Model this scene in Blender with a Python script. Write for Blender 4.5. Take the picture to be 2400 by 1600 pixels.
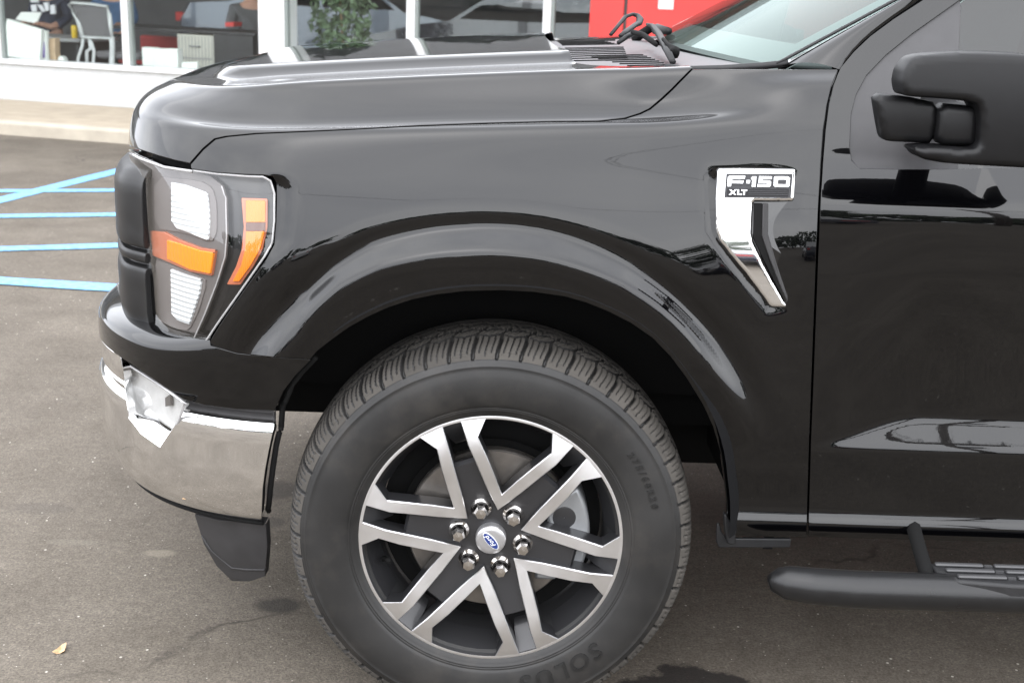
import bpy, bmesh, math, random
import numpy as np
from mathutils import Vector, Matrix
from mathutils.geometry import delaunay_2d_cdt
random.seed(7); rng = np.random.default_rng(7)
for o in list(bpy.data.objects): bpy.data.objects.remove(o)
S = bpy.context.scene
COL = S.collection
R_ = math.radians
# ------------------------------------------------------------------ camera
FPX, PW, PH = 2900.0, 2400, 1600            # focal length in photo pixels
TH, ROLL, YAW = R_(15.979), R_(2.2), R_(0.8)
fwd = np.array([math.sin(YAW)*math.cos(TH), math.cos(YAW)*math.cos(TH), -math.sin(TH)])
r0 = np.cross(fwd, [0, 0, 1]); r0 /= np.linalg.norm(r0); u0 = np.cross(r0, fwd)
CR = r0*math.cos(ROLL)+u0*math.sin(ROLL); CU = -r0*math.sin(ROLL)+u0*math.cos(ROLL)
CAM = np.array([-0.00451958, -2.27466109, 1.50463006])
cam = bpy.data.objects.new('camera', bpy.data.cameras.new('camera')); COL.objects.link(cam)
m = Matrix.Identity(4)
for k in range(3):
    m[k][0], m[k][1], m[k][2], m[k][3] = CR[k], CU[k], -fwd[k], CAM[k]
cam.matrix_world = m
cam.data.sensor_width = 36; cam.data.lens = 36*FPX/PW; cam.data.clip_end = 500; cam.data.clip_start = .05
cam.data.dof.use_dof = True; cam.data.dof.focus_distance = 2.46; cam.data.dof.aperture_fstop = 7.1
S.camera = cam
S.view_settings.view_transform = 'Standard'; S.view_settings.look = 'None'
S.view_settings.gamma = 1; S.view_settings.use_curve_mapping = False
S.view_settings.exposure = 1.5
# ------------------------------------------------------------------ sky + sun (overcast)
w = bpy.data.worlds.new('World'); S.world = w; w.use_nodes = True
nt = w.node_tree; nt.nodes.clear()
def wn(t, **k):
    n = nt.nodes.new(t)
    for a, b in k.items(): setattr(n, a, b)
    return n
sky = wn('ShaderNodeTexSky', sky_type='NISHITA', sun_disc=False)
sky.sun_elevation = R_(58); sky.sun_rotation = R_(200); sky.air_density = 1.0; sky.dust_density = 4.0
hs = wn('ShaderNodeHueSaturation'); hs.inputs['Saturation'].default_value = .22
nt.links.new(sky.outputs[0], hs.inputs['Color'])
tc = wn('ShaderNodeTexCoord')
nz = wn('ShaderNodeTexNoise'); nz.inputs['Scale'].default_value = 1.7; nz.inputs['Detail'].default_value = 5; nz.inputs['Roughness'].default_value = .55
nt.links.new(tc.outputs['Generated'], nz.inputs['Vector'])
cr = wn('ShaderNodeValToRGB')
cr.color_ramp.elements[0].position = .34; cr.color_ramp.elements[0].color = (6.7, 7.0, 7.8, 1)
cr.color_ramp.elements[1].position = .66; cr.color_ramp.elements[1].color = (10.6, 10.8, 11.2, 1)
nt.links.new(nz.outputs['Fac'], cr.inputs[0])
mx = wn('ShaderNodeMix', data_type='RGBA'); mx.inputs['Factor'].default_value = .82
nt.links.new(hs.outputs[0], mx.inputs['A']); nt.links.new(cr.outputs[0], mx.inputs['B'])
bg = wn('ShaderNodeBackground'); bg.inputs['Strength'].default_value = .15
nt.links.new(mx.outputs['Result'], bg.inputs['Color'])
ow = wn('ShaderNodeOutputWorld'); nt.links.new(bg.outputs[0], ow.inputs[0])
sun = bpy.data.objects.new('sun', bpy.data.lights.new('sun', 'SUN')); COL.objects.link(sun)
sun.data.energy = .8; sun.data.angle = R_(140); sun.data.color = (1, .97, .93)
sun.rotation_euler = (R_(32), 0, R_(-20))
# ------------------------------------------------------------------ pixel <-> place helpers
K = 2400/2352.0
def rayd(px, py): return fwd + CR*((px-PW/2)/FPX) - CU*((py-PH/2)/FPX)
def onY(px, py, Y):
    d = rayd(px, py); return CAM + d*((Y-CAM[1])/d[1])
def onZ(px, py, Z=0.):
    d = rayd(px, py); return CAM + d*((Z-CAM[2])/d[2])
def onPlane(px, py, P0, N):
    d = rayd(px, py); N = np.array(N, float); return CAM + d*(((np.array(P0)-CAM)@N)/(d@N))
def proj(P):
    v = np.asarray(P, float)-CAM; z = v@fwd
    return np.stack([PW/2+FPX*(v@CR)/z, PH/2-FPX*(v@CU)/z], -1)
def sstep(a, b, x):
    t = np.clip((np.asarray(x, float)-a)/(b-a), 0, 1); return t*t*(3-2*t)
def crop(x0, y0, s, pts): return [(x0+a/s, y0+b/s) for a, b in pts]
# ------------------------------------------------------------------ materials
MATS = {}
def mat(name, col=(.5, .5, .5), rough=.5, metal=0., spec=.5, coat=0., coat_r=.03, ior=1.5, noise=None, bump=None, emit=None, alpha=None):
    if name in MATS: return MATS[name]
    M = bpy.data.materials.new(name); M.use_nodes = True; MATS[name] = M
    N = M.node_tree; b = N.nodes['Principled BSDF']
    b.inputs['Base Color'].default_value = (*col, 1); b.inputs['Roughness'].default_value = rough
    b.inputs['Metallic'].default_value = metal; b.inputs['IOR'].default_value = ior
    b.inputs['Specular IOR Level'].default_value = spec
    b.inputs['Coat Weight'].default_value = coat; b.inputs['Coat Roughness'].default_value = coat_r
    tcn = N.nodes.new('ShaderNodeTexCoord')
    if noise:                                   # (scale, amount, [detail])
        n = N.nodes.new('ShaderNodeTexNoise'); n.inputs['Scale'].default_value = noise[0]; n.inputs['Detail'].default_value = 6
        N.links.new(tcn.outputs['Object'], n.inputs['Vector'])
        mp = N.nodes.new('ShaderNodeMapRange'); mp.inputs['From Min'].default_value = .3; mp.inputs['From Max'].default_value = .7
        mp.inputs['To Min'].default_value = 1-noise[1]; mp.inputs['To Max'].default_value = 1+noise[1]
        N.links.new(n.outputs['Fac'], mp.inputs['Value'])
        mm = N.nodes.new('ShaderNodeMix'); mm.data_type = 'RGBA'; mm.blend_type = 'MULTIPLY'; mm.inputs['Factor'].default_value = 1
        mm.inputs['A'].default_value = (*col, 1); N.links.new(mp.outputs[0], mm.inputs['B'])
        N.links.new(mm.outputs['Result'], b.inputs['Base Color'])
        mr = N.nodes.new('ShaderNodeMath'); mr.operation = 'MULTIPLY_ADD'; mr.inputs[1].default_value = .12; mr.inputs[2].default_value = rough-.06
        N.links.new(n.outputs['Fac'], mr.inputs[0]); N.links.new(mr.outputs[0], b.inputs['Roughness'])
    if bump:                                    # (scale, strength, distance)
        n2 = N.nodes.new('ShaderNodeTexNoise'); n2.inputs['Scale'].default_value = bump[0]; n2.inputs['Detail'].default_value = 4
        N.links.new(tcn.outputs['Object'], n2.inputs['Vector'])
        bp = N.nodes.new('ShaderNodeBump'); bp.inputs['Strength'].default_value = bump[1]; bp.inputs['Distance'].default_value = bump[2]
        N.links.new(n2.outputs['Fac'], bp.inputs['Height']); N.links.new(bp.outputs[0], b.inputs['Normal'])
    if emit: b.inputs['Emission Color'].default_value = (*emit[0], 1); b.inputs['Emission Strength'].default_value = emit[1]
    return M
def glass(name, tint=(.9, .95, .93), f0=.05, rough=.0, dens=1.0, gcol=(1, 1, 1)):
    if name in MATS: return MATS[name]
    M = bpy.data.materials.new(name); M.use_nodes = True; MATS[name] = M
    N = M.node_tree; N.nodes.clear()
    o = N.nodes.new('ShaderNodeOutputMaterial'); t = N.nodes.new('ShaderNodeBsdfTransparent'); g = N.nodes.new('ShaderNodeBsdfGlossy')
    t.inputs[0].default_value = (*tint, 1); g.inputs['Roughness'].default_value = rough; g.inputs['Color'].default_value = (*gcol, 1)
    lw = N.nodes.new('ShaderNodeFresnel'); lw.inputs['IOR'].default_value = 1.5
    ml = N.nodes.new('ShaderNodeMath'); ml.operation = 'MULTIPLY'; ml.inputs[1].default_value = dens; ml.use_clamp = True
    ge = N.nodes.new('ShaderNodeNewGeometry'); sb = N.nodes.new('ShaderNodeMath'); sb.operation = 'SUBTRACT'; sb.inputs[0].default_value = 1; N.links.new(ge.outputs['Backfacing'], sb.inputs[1])
    m2 = N.nodes.new('ShaderNodeMath'); m2.operation = 'MULTIPLY'; N.links.new(lw.outputs[0], m2.inputs[0]); N.links.new(sb.outputs[0], m2.inputs[1]); N.links.new(m2.outputs[0], ml.inputs[0])
    x = N.nodes.new('ShaderNodeMixShader'); N.links.new(ml.outputs[0], x.inputs[0]); N.links.new(t.outputs[0], x.inputs[1]); N.links.new(g.outputs[0], x.inputs[2])
    N.links.new(x.outputs[0], o.inputs[0]); return M
PAINT = mat('black_paint', (.0010, .0010, .0013), .14, coat=1., coat_r=.015, spec=.06)
PN = PAINT.node_tree; PB = PN.nodes['Principled BSDF']; PB.inputs['Coat IOR'].default_value = 1.5
_t = PN.nodes.new('ShaderNodeTexCoord'); _n = PN.nodes.new('ShaderNodeTexNoise'); _n.inputs['Scale'].default_value = 38; _n.inputs['Detail'].default_value = 3; PN.links.new(_t.outputs['Object'], _n.inputs['Vector'])
_b = PN.nodes.new('ShaderNodeBump'); _b.inputs['Strength'].default_value = .025; _b.inputs['Distance'].default_value = .0011; PN.links.new(_n.outputs['Fac'], _b.inputs['Height']); PN.links.new(_b.outputs[0], PB.inputs['Normal']); PN.links.new(_b.outputs[0], PB.inputs['Coat Normal'])
BLACKGLOSS = mat('black_gloss_trim', (.004, .004, .004), .12, coat=.6)
PLASTIC = mat('black_textured_plastic', (.018, .018, .019), .5, spec=.35, noise=(60, .15), bump=(900, .25, .0006))
PLASTIC2 = mat('grey_black_plastic', (.034, .033, .034), .55, spec=.35, noise=(14, .2), bump=(500, .2, .0008))
RUBBERBLK = mat('matte_black', (.005, .005, .005), .85, spec=.2)
CHROME = mat('chrome', (.84, .84, .84), .05, metal=1., noise=(9, .02))
# ------------------------------------------------------------------ mesh helpers
def link(o, parent=None):
    COL.objects.link(o)
    if parent is not None: o.parent = parent
    return o
def meshobj(name, V, F, mats, parent=None, smooth=True, normals=None, fm=None, bevel=None, sharp=None):
    me = bpy.data.meshes.new(name)
    me.from_pydata([tuple(map(float, v)) for v in V], [], [tuple(map(int, f)) for f in F])
    mats = mats if isinstance(mats, (list, tuple)) else [mats]
    for a in mats: me.materials.append(a)
    if fm is not None: me.polygons.foreach_set('material_index', np.asarray(fm, dtype=np.int32))
    me.polygons.foreach_set('use_smooth', [bool(smooth)]*len(me.polygons))
    if sharp is not None and smooth: me.set_sharp_from_angle(angle=R_(sharp))
    if normals is not None: me.normals_split_custom_set_from_vertices([tuple(map(float, n)) for n in normals])
    me.update()
    o = bpy.data.objects.new(name, me); link(o, parent)
    if bevel:
        md = o.modifiers.new('bevel', 'BEVEL'); md.width = bevel[0]; md.segments = bevel[1]; md.limit_method = 'ANGLE'; md.angle_limit = R_(30)
        md.harden_normals = False
        me.polygons.foreach_set('use_smooth', [True]*len(me.polygons)); me.set_sharp_from_angle(angle=R_(50))
    return o
class MB:
    def __init__(s): s.V = []; s.F = []; s.M = []
    def add(s, V, F, mi=0):
        n = len(s.V); s.V += [tuple(map(float, v)) for v in V]; s.F += [tuple(int(i)+n for i in f) for f in F]; s.M += [mi]*len(F); return s
    def box(s, a, b, mi=0, Mx=None):
        (x0, y0, z0), (x1, y1, z1) = a, b
        V = [(x, y, z) for z in (z0, z1) for y in (y0, y1) for x in (x0, x1)]
        if Mx is not None: V = [Mx @ Vector(v) for v in V]
        return s.add(V, [(0, 2, 3, 1), (4, 5, 7, 6), (0, 1, 5, 4), (2, 6, 7, 3), (0, 4, 6, 2), (1, 3, 7, 5)], mi)
    def tube(s, pts, rad, n=10, mi=0, caps=True, flat=1.0):
        pts = [np.array(p, float) for p in pts]; rad = rad if hasattr(rad, '__len__') else [rad]*len(pts)
        V = []; F = []
        for i, p in enumerate(pts):
            t = pts[min(i+1, len(pts)-1)]-pts[max(i-1, 0)]; t /= np.linalg.norm(t)+1e-9
            up = np.array([0, 0, 1.]) if abs(t[2]) < .9 else np.array([0, 1., 0])
            a = np.cross(t, up); a /= np.linalg.norm(a); b = np.cross(a, t)
            for k in range(n):
                th = 2*math.pi*k/n; V.append(p+a*math.cos(th)*rad[i]+b*math.sin(th)*rad[i]*flat)
        for i in range(len(pts)-1):
            for k in range(n):
                k2 = (k+1) % n; F.append((i*n+k, i*n+k2, (i+1)*n+k2, (i+1)*n+k))
        if caps: F.append(tuple(range(n))[::-1]); F.append(tuple((len(pts)-1)*n+k for k in range(n)))
        return s.add(V, F, mi)
    def prism(s, poly, f0, f1, mi=0):
        """poly: list of 2D points; f0,f1 map a 2D point to the two end faces"""
        n = len(poly); V = [f0(p) for p in poly]+[f1(p) for p in poly]
        return s.add(V, [tuple(range(n)), tuple(range(2*n-1, n-1, -1))]+[((i+1) % n, i, n+i, n+(i+1) % n) for i in range(n)], mi)
    def build(s, name, mats, parent=None, **k):
        o = meshobj(name, s.V, s.F, mats, parent, fm=s.M, **k)
        bm = bmesh.new(); bm.from_mesh(o.data); bmesh.ops.recalc_face_normals(bm, faces=bm.faces); bm.to_mesh(o.data); bm.free()
        return o
def lathe(prof, n, axis='y', c=(0, 0, 0), close=False):
    """prof: (radius, axial) list, axis along y through c"""
    V = []; F = []; P = len(prof)
    for k in range(n):
        a = 2*math.pi*k/n
        for r, y in prof: V.append((c[0]+r*math.cos(a), c[1]+y, c[2]+r*math.sin(a)))
    for k in range(n):
        k2 = (k+1) % n
        for i in range(P-1): F.append((k*P+i, k*P+i+1, k2*P+i+1, k2*P+i))
    return V, F
def resample(pts, step):
    pts = np.array(pts, float); out = []
    for a, b in zip(pts[:-1], pts[1:]):
        n = max(1, int(np.linalg.norm(b-a)/step)); out += [a+(b-a)*i/n for i in range(n)]
    out.append(pts[-1]); return np.array(out)
def cspline(pts, n=8):
    """Catmull-Rom through points (rows), centripetal"""
    P = np.array(pts, float); out = []
    for i in range(len(P)-1):
        n_ = n[i] if hasattr(n, '__len__') else n
        p0 = P[i-1] if i > 0 else 2*P[0]-P[1]; p1 = P[i]; p2 = P[i+1]; p3 = P[i+2] if i+2 < len(P) else 2*P[-1]-P[-2]
        t0 = 0; t1 = t0+np.linalg.norm(p1-p0)**.5+1e-9; t2 = t1+np.linalg.norm(p2-p1)**.5+1e-9; t3 = t2+np.linalg.norm(p3-p2)**.5+1e-9
        for t in np.linspace(t1, t2, n_, endpoint=False):
            A1 = (t1-t)/(t1-t0)*p0+(t-t0)/(t1-t0)*p1; A2 = (t2-t)/(t2-t1)*p1+(t-t1)/(t2-t1)*p2; A3 = (t3-t)/(t3-t2)*p2+(t-t2)/(t3-t2)*p3
            B1 = (t2-t)/(t2-t0)*A1+(t-t0)/(t2-t0)*A2; B2 = (t3-t)/(t3-t1)*A2+(t-t1)/(t3-t1)*A3
            out.append((t2-t)/(t2-t1)*B1+(t-t1)/(t2-t1)*B2)
    out.append(P[-1]); return np.array(out)
def in_poly(x, y, poly):
    ins = np.zeros(np.shape(x), bool); n = len(poly)
    for i in range(n):
        x1, y1 = poly[i]; x2, y2 = poly[(i+1) % n]
        if y1 == y2: continue
        c = ((y1 > y) != (y2 > y)) & (x < (x2-x1)*(y-y1)/(y2-y1)+x1); ins ^= c
    return ins
class Surf:
    """a smooth grid surface; panels are cut from it by outlines"""
    def __init__(s, P, out=(0, -1, 0)):
        s.P = P; s.nu, s.nv = P.shape[:2]
        du = np.gradient(P, axis=0); dv = np.gradient(P, axis=1); N = np.cross(du, dv); N /= np.linalg.norm(N, axis=2, keepdims=True)+1e-12
        if (N[s.nu//3, s.nv//2]@np.array(out)) < 0: N = -N
        s.N = N; s.px = proj(P); s.face = np.einsum('ijk,ijk->ij', N, CAM-P) > 0
        s.dep = (P-CAM)@fwd
        s.su = np.median(np.linalg.norm(du, axis=2)); s.sv = np.median(np.linalg.norm(dv, axis=2))
    def offset(s, d): return Surf.__new__(Surf)._init_off(s, d)
    def _init_off(s, b, d):
        s.P = b.P-b.N*d; s.N = b.N; s.nu, s.nv = b.nu, b.nv; s.px = proj(s.P); s.face = b.face; s.dep = (s.P-CAM)@fwd; s.su, s.sv = b.su, b.sv; return s
    def inv(s, px, py):
        A = s.px[:-1, :-1]; B = s.px[1:, :-1]; C = s.px[1:, 1:]; D = s.px[:-1, 1:]
        best = None
        lo = np.minimum(np.minimum(A, B), np.minimum(C, D)); hi = np.maximum(np.maximum(A, B), np.maximum(C, D))
        cand = np.argwhere((lo[..., 0] <= px) & (hi[..., 0] >= px) & (lo[..., 1] <= py) & (hi[..., 1] >= py) & s.face[:-1, :-1])
        q = np.array([px, py])
        for i, j in cand:
            for tri, base in (((A[i, j], B[i, j], C[i, j]), 0), ((A[i, j], C[i, j], D[i, j]), 1)):
                a, b, c = tri; M = np.array([b-a, c-a]).T; det = M[0, 0]*M[1, 1]-M[0, 1]*M[1, 0]
                if abs(det) < 1e-12: continue
                e = q-a; l1 = (e[0]*M[1, 1]-e[1]*M[0, 1])/det; l2 = (M[0, 0]*e[1]-M[1, 0]*e[0])/det
                if l1 >= -1e-6 and l2 >= -1e-6 and l1+l2 <= 1+1e-6:
                    ij = (i+l1+l2, j+l2) if base == 0 else (i+l1, j+l1+l2)
                    d = s.dep[i, j]
                    if best is None or d < best[0]: best = (d, ij)
        if best: return best[1]
        d2 = ((s.px-q)**2).sum(2)+np.where(s.face, 0, 1e7); k = np.unravel_index(d2.argmin(), d2.shape); return float(k[0]), float(k[1])
    def samp(s, ij, arr=None):
        arr = s.P if arr is None else arr
        ij = np.asarray(ij, float); i = np.clip(ij[..., 0], 0, s.nu-1.000001); j = np.clip(ij[..., 1], 0, s.nv-1.000001)
        a = i.astype(int); b = j.astype(int); fi = (i-a)[..., None]; fj = (j-b)[..., None]
        return arr[a, b]*(1-fi)*(1-fj)+arr[a+1, b]*fi*(1-fj)+arr[a, b+1]*(1-fi)*fj+arr[a+1, b+1]*fi*fj
    def outline(s, items, step=9):
        """items: (px,py) in photo pixels, or ('ij',i,j)"""
        pts = []
        for it in items:
            pts.append((np.array(it[1:], float), True) if it[0] == 'ij' else (np.array(it, float), False))
        out = []
        for (a, fa), (b, fb) in zip(pts, pts[1:]+pts[:1]):
            if not fa and not fb:
                n = max(1, int(np.linalg.norm(b-a)/step)); out += [s.inv(*(a+(b-a)*k/n)) for k in range(n)]
            else:
                A = a if fa else np.array(s.inv(*a)); B = b if fb else np.array(s.inv(*b))
                n = max(1, int(np.linalg.norm(B-A)/1.5)); out += [tuple(A+(B-A)*k/n) for k in range(n)]
        o2 = [out[0]]
        for p in out[1:]:
            if np.hypot(p[0]-o2[-1][0], p[1]-o2[-1][1]) > .05: o2.append(p)
        return o2
    def cut(s, outline, holes=(), lift=0., flange=.012, stride=1):
        """returns V,F,N of the patch"""
        loops = [outline]+list(holes); pts = []; edges = []
        for L in loops:
            n0 = len(pts); pts += [(p[0]*s.su*1000, p[1]*s.sv*1000) for p in L]; edges += [(n0+k, n0+(k+1) % len(L)) for k in range(len(L))]
        po = np.array(outline); i0, j0 = np.floor(po.min(0)).astype(int); i1, j1 = np.ceil(po.max(0)).astype(int)
        I, J = np.meshgrid(np.arange(max(i0, 0), min(i1, s.nu-1)+1, stride), np.arange(max(j0, 0), min(j1, s.nv-1)+1, stride), indexing='ij')
        ins = in_poly(I, J, outline)
        for h in holes: ins &= ~in_poly(I, J, h)
        allb = np.array([p for L in loops for p in L])
        cand = np.argwhere(ins); ci = np.stack([I[ins], J[ins]], 1).astype(float)
        keep = []
        for c0 in range(0, len(ci), 4000):
            d = np.abs(ci[c0:c0+4000, None, :]-allb[None]); keep.append(np.hypot(d[..., 0], d[..., 1]).min(1) > .42)
        if keep: ci = ci[np.concatenate(keep)]
        pts += [(p[0]*s.su*1000, p[1]*s.sv*1000) for p in ci]
        vo, _, fo, *_ = delaunay_2d_cdt([Vector(p) for p in pts], edges, [], 1 if not holes else 0, 1e-5)
        vij = np.array([(v[0]/s.su/1000, v[1]/s.sv/1000) for v in vo])
        if holes:
            C_ = np.array([vij[list(f)].mean(0) for f in fo]); ok = in_poly(C_[:, 0], C_[:, 1], outline)
            for h in holes: ok &= ~in_poly(C_[:, 0], C_[:, 1], h)
            fo = [f for f, k_ in zip(fo, ok) if k_]
        V = s.samp(vij); N = s.samp(vij, s.N); N /= np.linalg.norm(N, axis=1, keepdims=True); V = V+N*lift
        F = [tuple(f) for f in fo]
        if F:                                  # orient
            g = 0
            for f in F[::max(1, len(F)//50)]: g += np.dot(np.cross(V[f[1]]-V[f[0]], V[f[2]]-V[f[0]]), N[f[0]])
            if g < 0: F = [f[::-1] for f in F]
        V = list(V); N = list(N)
        if flange:
            cnt = {}
            for f in F:
                for a, b in zip(f, f[1:]+f[:1]): cnt[(a, b)] = 1
            for (a, b) in [e for e in cnt if (e[1], e[0]) not in cnt]:
                t = V[b]-V[a]; o = np.cross(t, N[a]); o /= np.linalg.norm(o)+1e-12; k = len(V)
                r = .0016
                V += [V[a], V[b], V[a]+o*r-N[a]*r, V[b]+o*r-N[b]*r, V[a]+o*r-N[a]*flange, V[b]+o*r-N[b]*flange]
                N += [N[a], N[b], o, o, o, o]
                F += [(k+1, k, k+2, k+3), (k+3, k+2, k+4, k+5)]
        return V, F, N
    def panel(s, name, items, mats, parent, lift=0., flange=.012, stride=1, step=9, holes=(), ij=False):
        L = items if ij else s.outline(items, step)
        V, F, N = s.cut(L, holes, lift, flange, stride)
        return meshobj(name, V, F, mats, parent, normals=N)
def tag(o, label, cat, group=None, kind=None):
    if label: o['label'] = label
    if cat: o['category'] = cat
    if group: o['group'] = group
    if kind: o['kind'] = kind
    return o
def empty(name, loc=(0, 0, 0)):
    o = bpy.data.objects.new(name, None); o.location = loc; COL.objects.link(o); return o
def text_mesh(s, size, depth, shear=0., font_w=0.):
    cu = bpy.data.curves.new('t', 'FONT'); cu.body = s; cu.size = size; cu.extrude = depth; cu.align_x = 'CENTER'; cu.align_y = 'CENTER'; cu.shear = shear; cu.offset = font_w; cu.resolution_u = 3
    o = bpy.data.objects.new('t', cu); COL.objects.link(o); dg = bpy.context.evaluated_depsgraph_get()
    me = bpy.data.meshes.new_from_object(o.evaluated_get(dg)); V = [tuple(v.co) for v in me.vertices]; F = [tuple(p.vertices) for p in me.polygons]
    bpy.data.objects.remove(o); bpy.data.curves.remove(cu); return V, F
# ================================================================== GROUND
def asphalt():
    M = bpy.data.materials.new('asphalt'); M.use_nodes = True; N = M.node_tree; b = N.nodes['Principled BSDF']; L = N.links.new
    tcn = N.nodes.new('ShaderNodeTexCoord'); P = tcn.outputs['Object']
    def noise(sc, det=6, rough=.6, vec=P):
        n = N.nodes.new('ShaderNodeTexNoise'); n.inputs['Scale'].default_value = sc; n.inputs['Detail'].default_value = det; n.inputs['Roughness'].default_value = rough; L(vec, n.inputs['Vector']); return n.outputs['Fac']
    def ramp(fac, a, ca, bb, cb):
        r = N.nodes.new('ShaderNodeValToRGB'); r.color_ramp.elements[0].position = a; r.color_ramp.elements[0].color = (*ca, 1); r.color_ramp.elements[1].position = bb; r.color_ramp.elements[1].color = (*cb, 1); L(fac, r.inputs[0]); return r.outputs[0]
    def mix(f, a, c, mode='MIX'):
        x = N.nodes.new('ShaderNodeMix'); x.data_type = 'RGBA'; x.blend_type = mode
        (L(f, x.inputs['Factor']) if not isinstance(f, float) else setattr(x.inputs['Factor'], 'default_value', f))
        L(a, x.inputs['A']); (L(c, x.inputs['B']) if not isinstance(c, tuple) else setattr(x.inputs['B'], 'default_value', (*c, 1))); return x.outputs['Result']
    def math2(op, a, v):
        x = N.nodes.new('ShaderNodeMath'); x.operation = op; L(a, x.inputs[0]); (L(v, x.inputs[1]) if not isinstance(v, (int, float)) else setattr(x.inputs[1], 'default_value', v)); x.use_clamp = op in ('MULTIPLY',); return x.outputs[0]
    base = ramp(noise(1.1, 5), .3, (.099, .086, .071), .72, (.140, .123, .102))
    fine = ramp(noise(160, 4, .7), .3, (.50, .50, .50), .72, (1.5, 1.48, 1.45))
    c = mix(1.0, base, fine, 'MULTIPLY')
    fine2 = ramp(noise(45, 5, .7), .32, (.78, .78, .78), .7, (1.2, 1.2, 1.2)); c = mix(1.0, c, fine2, 'MULTIPLY')
    v = N.nodes.new('ShaderNodeTexVoronoi'); v.inputs['Scale'].default_value = 95; L(P, v.inputs['Vector'])
    sp = ramp(v.outputs['Distance'], .10, (1, 1, 1), .2, (0, 0, 0))
    vr = N.nodes.new('ShaderNodeSeparateColor'); L(v.outputs['Color'], vr.inputs[0])
    pick = ramp(vr.outputs[0], .90, (0, 0, 0), .94, (1, 1, 1)); c = mix(math2('MULTIPLY', sp, pick), c, (.42, .39, .35))
    pick2 = ramp(vr.outputs[1], .84, (0, 0, 0), .9, (1, 1, 1)); c = mix(math2('MULTIPLY', math2('MULTIPLY', sp, pick2), .75), c, (.012, .011, .01))
    v2 = N.nodes.new('ShaderNodeTexVoronoi'); v2.inputs['Scale'].default_value = 22; L(P, v2.inputs['Vector'])
    sp2 = ramp(v2.outputs['Distance'], .05, (1, 1, 1), .085, (0, 0, 0)); vs = N.nodes.new('ShaderNodeSeparateColor'); L(v2.outputs['Color'], vs.inputs[0])
    c = mix(math2('MULTIPLY', sp2, ramp(vs.outputs[2], .8, (0, 0, 0), .82, (1, 1, 1))), c, (.5, .47, .42))
    ve = N.nodes.new('ShaderNodeTexVoronoi'); ve.feature = 'DISTANCE_TO_EDGE'; ve.inputs['Scale'].default_value = .75
    wv_ = N.nodes.new('ShaderNodeVectorMath'); wv_.operation = 'MULTIPLY_ADD'; nn = N.nodes.new('ShaderNodeTexNoise'); nn.inputs['Scale'].default_value = 4; nn.inputs['Detail'].default_value = 6; L(P, nn.inputs['Vector']); L(nn.outputs['Color'], wv_.inputs[0]); wv_.inputs[1].default_value = (.35, .35, 0); L(P, wv_.inputs[2]); L(wv_.outputs[0], ve.inputs['Vector'])
    ck = ramp(ve.outputs['Distance'], .0015, (1, 1, 1), .006, (0, 0, 0)); c = mix(math2('MULTIPLY', math2('MULTIPLY', ck, ramp(noise(.9, 4), .50, (0, 0, 0), .60, (1, 1, 1))), .75), c, (.025, .021, .018))
    pat = ramp(noise(3.2, 7, .68), .35, (.84, .83, .81), .66, (1.13, 1.13, 1.13)); c = mix(1.0, c, pat, 'MULTIPLY')
    # oil / water stains and pale scuffs, each at its own place
    wob = noise(9, 6, .65)
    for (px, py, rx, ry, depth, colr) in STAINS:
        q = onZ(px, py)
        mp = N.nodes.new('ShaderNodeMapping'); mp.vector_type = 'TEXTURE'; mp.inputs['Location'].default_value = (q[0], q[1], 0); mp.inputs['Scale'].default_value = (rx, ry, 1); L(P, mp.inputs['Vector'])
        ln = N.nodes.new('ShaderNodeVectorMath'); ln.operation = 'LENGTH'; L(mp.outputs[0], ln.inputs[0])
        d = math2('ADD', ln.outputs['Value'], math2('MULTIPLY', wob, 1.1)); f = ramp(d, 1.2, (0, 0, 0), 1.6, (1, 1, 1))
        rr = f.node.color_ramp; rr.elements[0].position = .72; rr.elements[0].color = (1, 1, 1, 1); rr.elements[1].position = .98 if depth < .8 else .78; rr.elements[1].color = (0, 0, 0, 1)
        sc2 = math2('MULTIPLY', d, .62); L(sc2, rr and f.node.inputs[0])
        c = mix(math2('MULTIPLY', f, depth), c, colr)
    L(c, b.inputs['Base Color']); b.inputs['Roughness'].default_value = .85; b.inputs['Specular IOR Level'].default_value = .3
    bp = N.nodes.new('ShaderNodeBump'); bp.inputs['Strength'].default_value = .55; bp.inputs['Distance'].default_value = .004; L(noise(140, 4, .65), bp.inputs['Height']); L(bp.outputs[0], b.inputs['Normal'])
    return M
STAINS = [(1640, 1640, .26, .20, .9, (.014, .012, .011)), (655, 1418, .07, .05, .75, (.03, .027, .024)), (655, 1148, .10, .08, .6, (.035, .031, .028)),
          (640, 1222, .05, .04, .5, (.045, .04, .036)), (375, 1296, .05, .025, .4, (.26, .23, .18)), (170, 1270, .08, .022, .2, (.22, .2, .165)), (100, 1190, .10, .05, .3, (.05, .045, .04)), (1790, 1205, .3, .2, .3, (.05, .045, .04))]
def sheet(name, pts, z, M, kind='structure', parent=None):
    o = meshobj(name, [(p[0], p[1], z) for p in pts], [tuple(range(len(pts)))], M, parent, smooth=False)
    if kind: o['kind'] = kind
    return o
sheet('ground', [(-90, -90), (90, -90), (90, 90), (-90, 90)], 0, asphalt())
BLUE = mat('blue_line_paint', (.16, .40, .70), .7, noise=(30, .30), bump=(160, .6, .003))
def stripe(a, b, wd, lab):
    A = onZ(*a)[:2]; B = onZ(*b)[:2]; d = B-A; d /= np.linalg.norm(d); n = np.array([-d[1], d[0]])*wd*.68; B = B+d*1.6; A = A-d*.8
    T = resample([A, B], .12); V = []
    for s_ in (1, -1):
        for t in (T if s_ > 0 else T[::-1]): V.append(t+n*s_*(1+rng.uniform(-.07, .07)))
    o = sheet('parking_line', V, .004, BLUE, None); tag(o, lab, 'parking line', 'blue painted lines of the hatched bay'); return o
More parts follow.
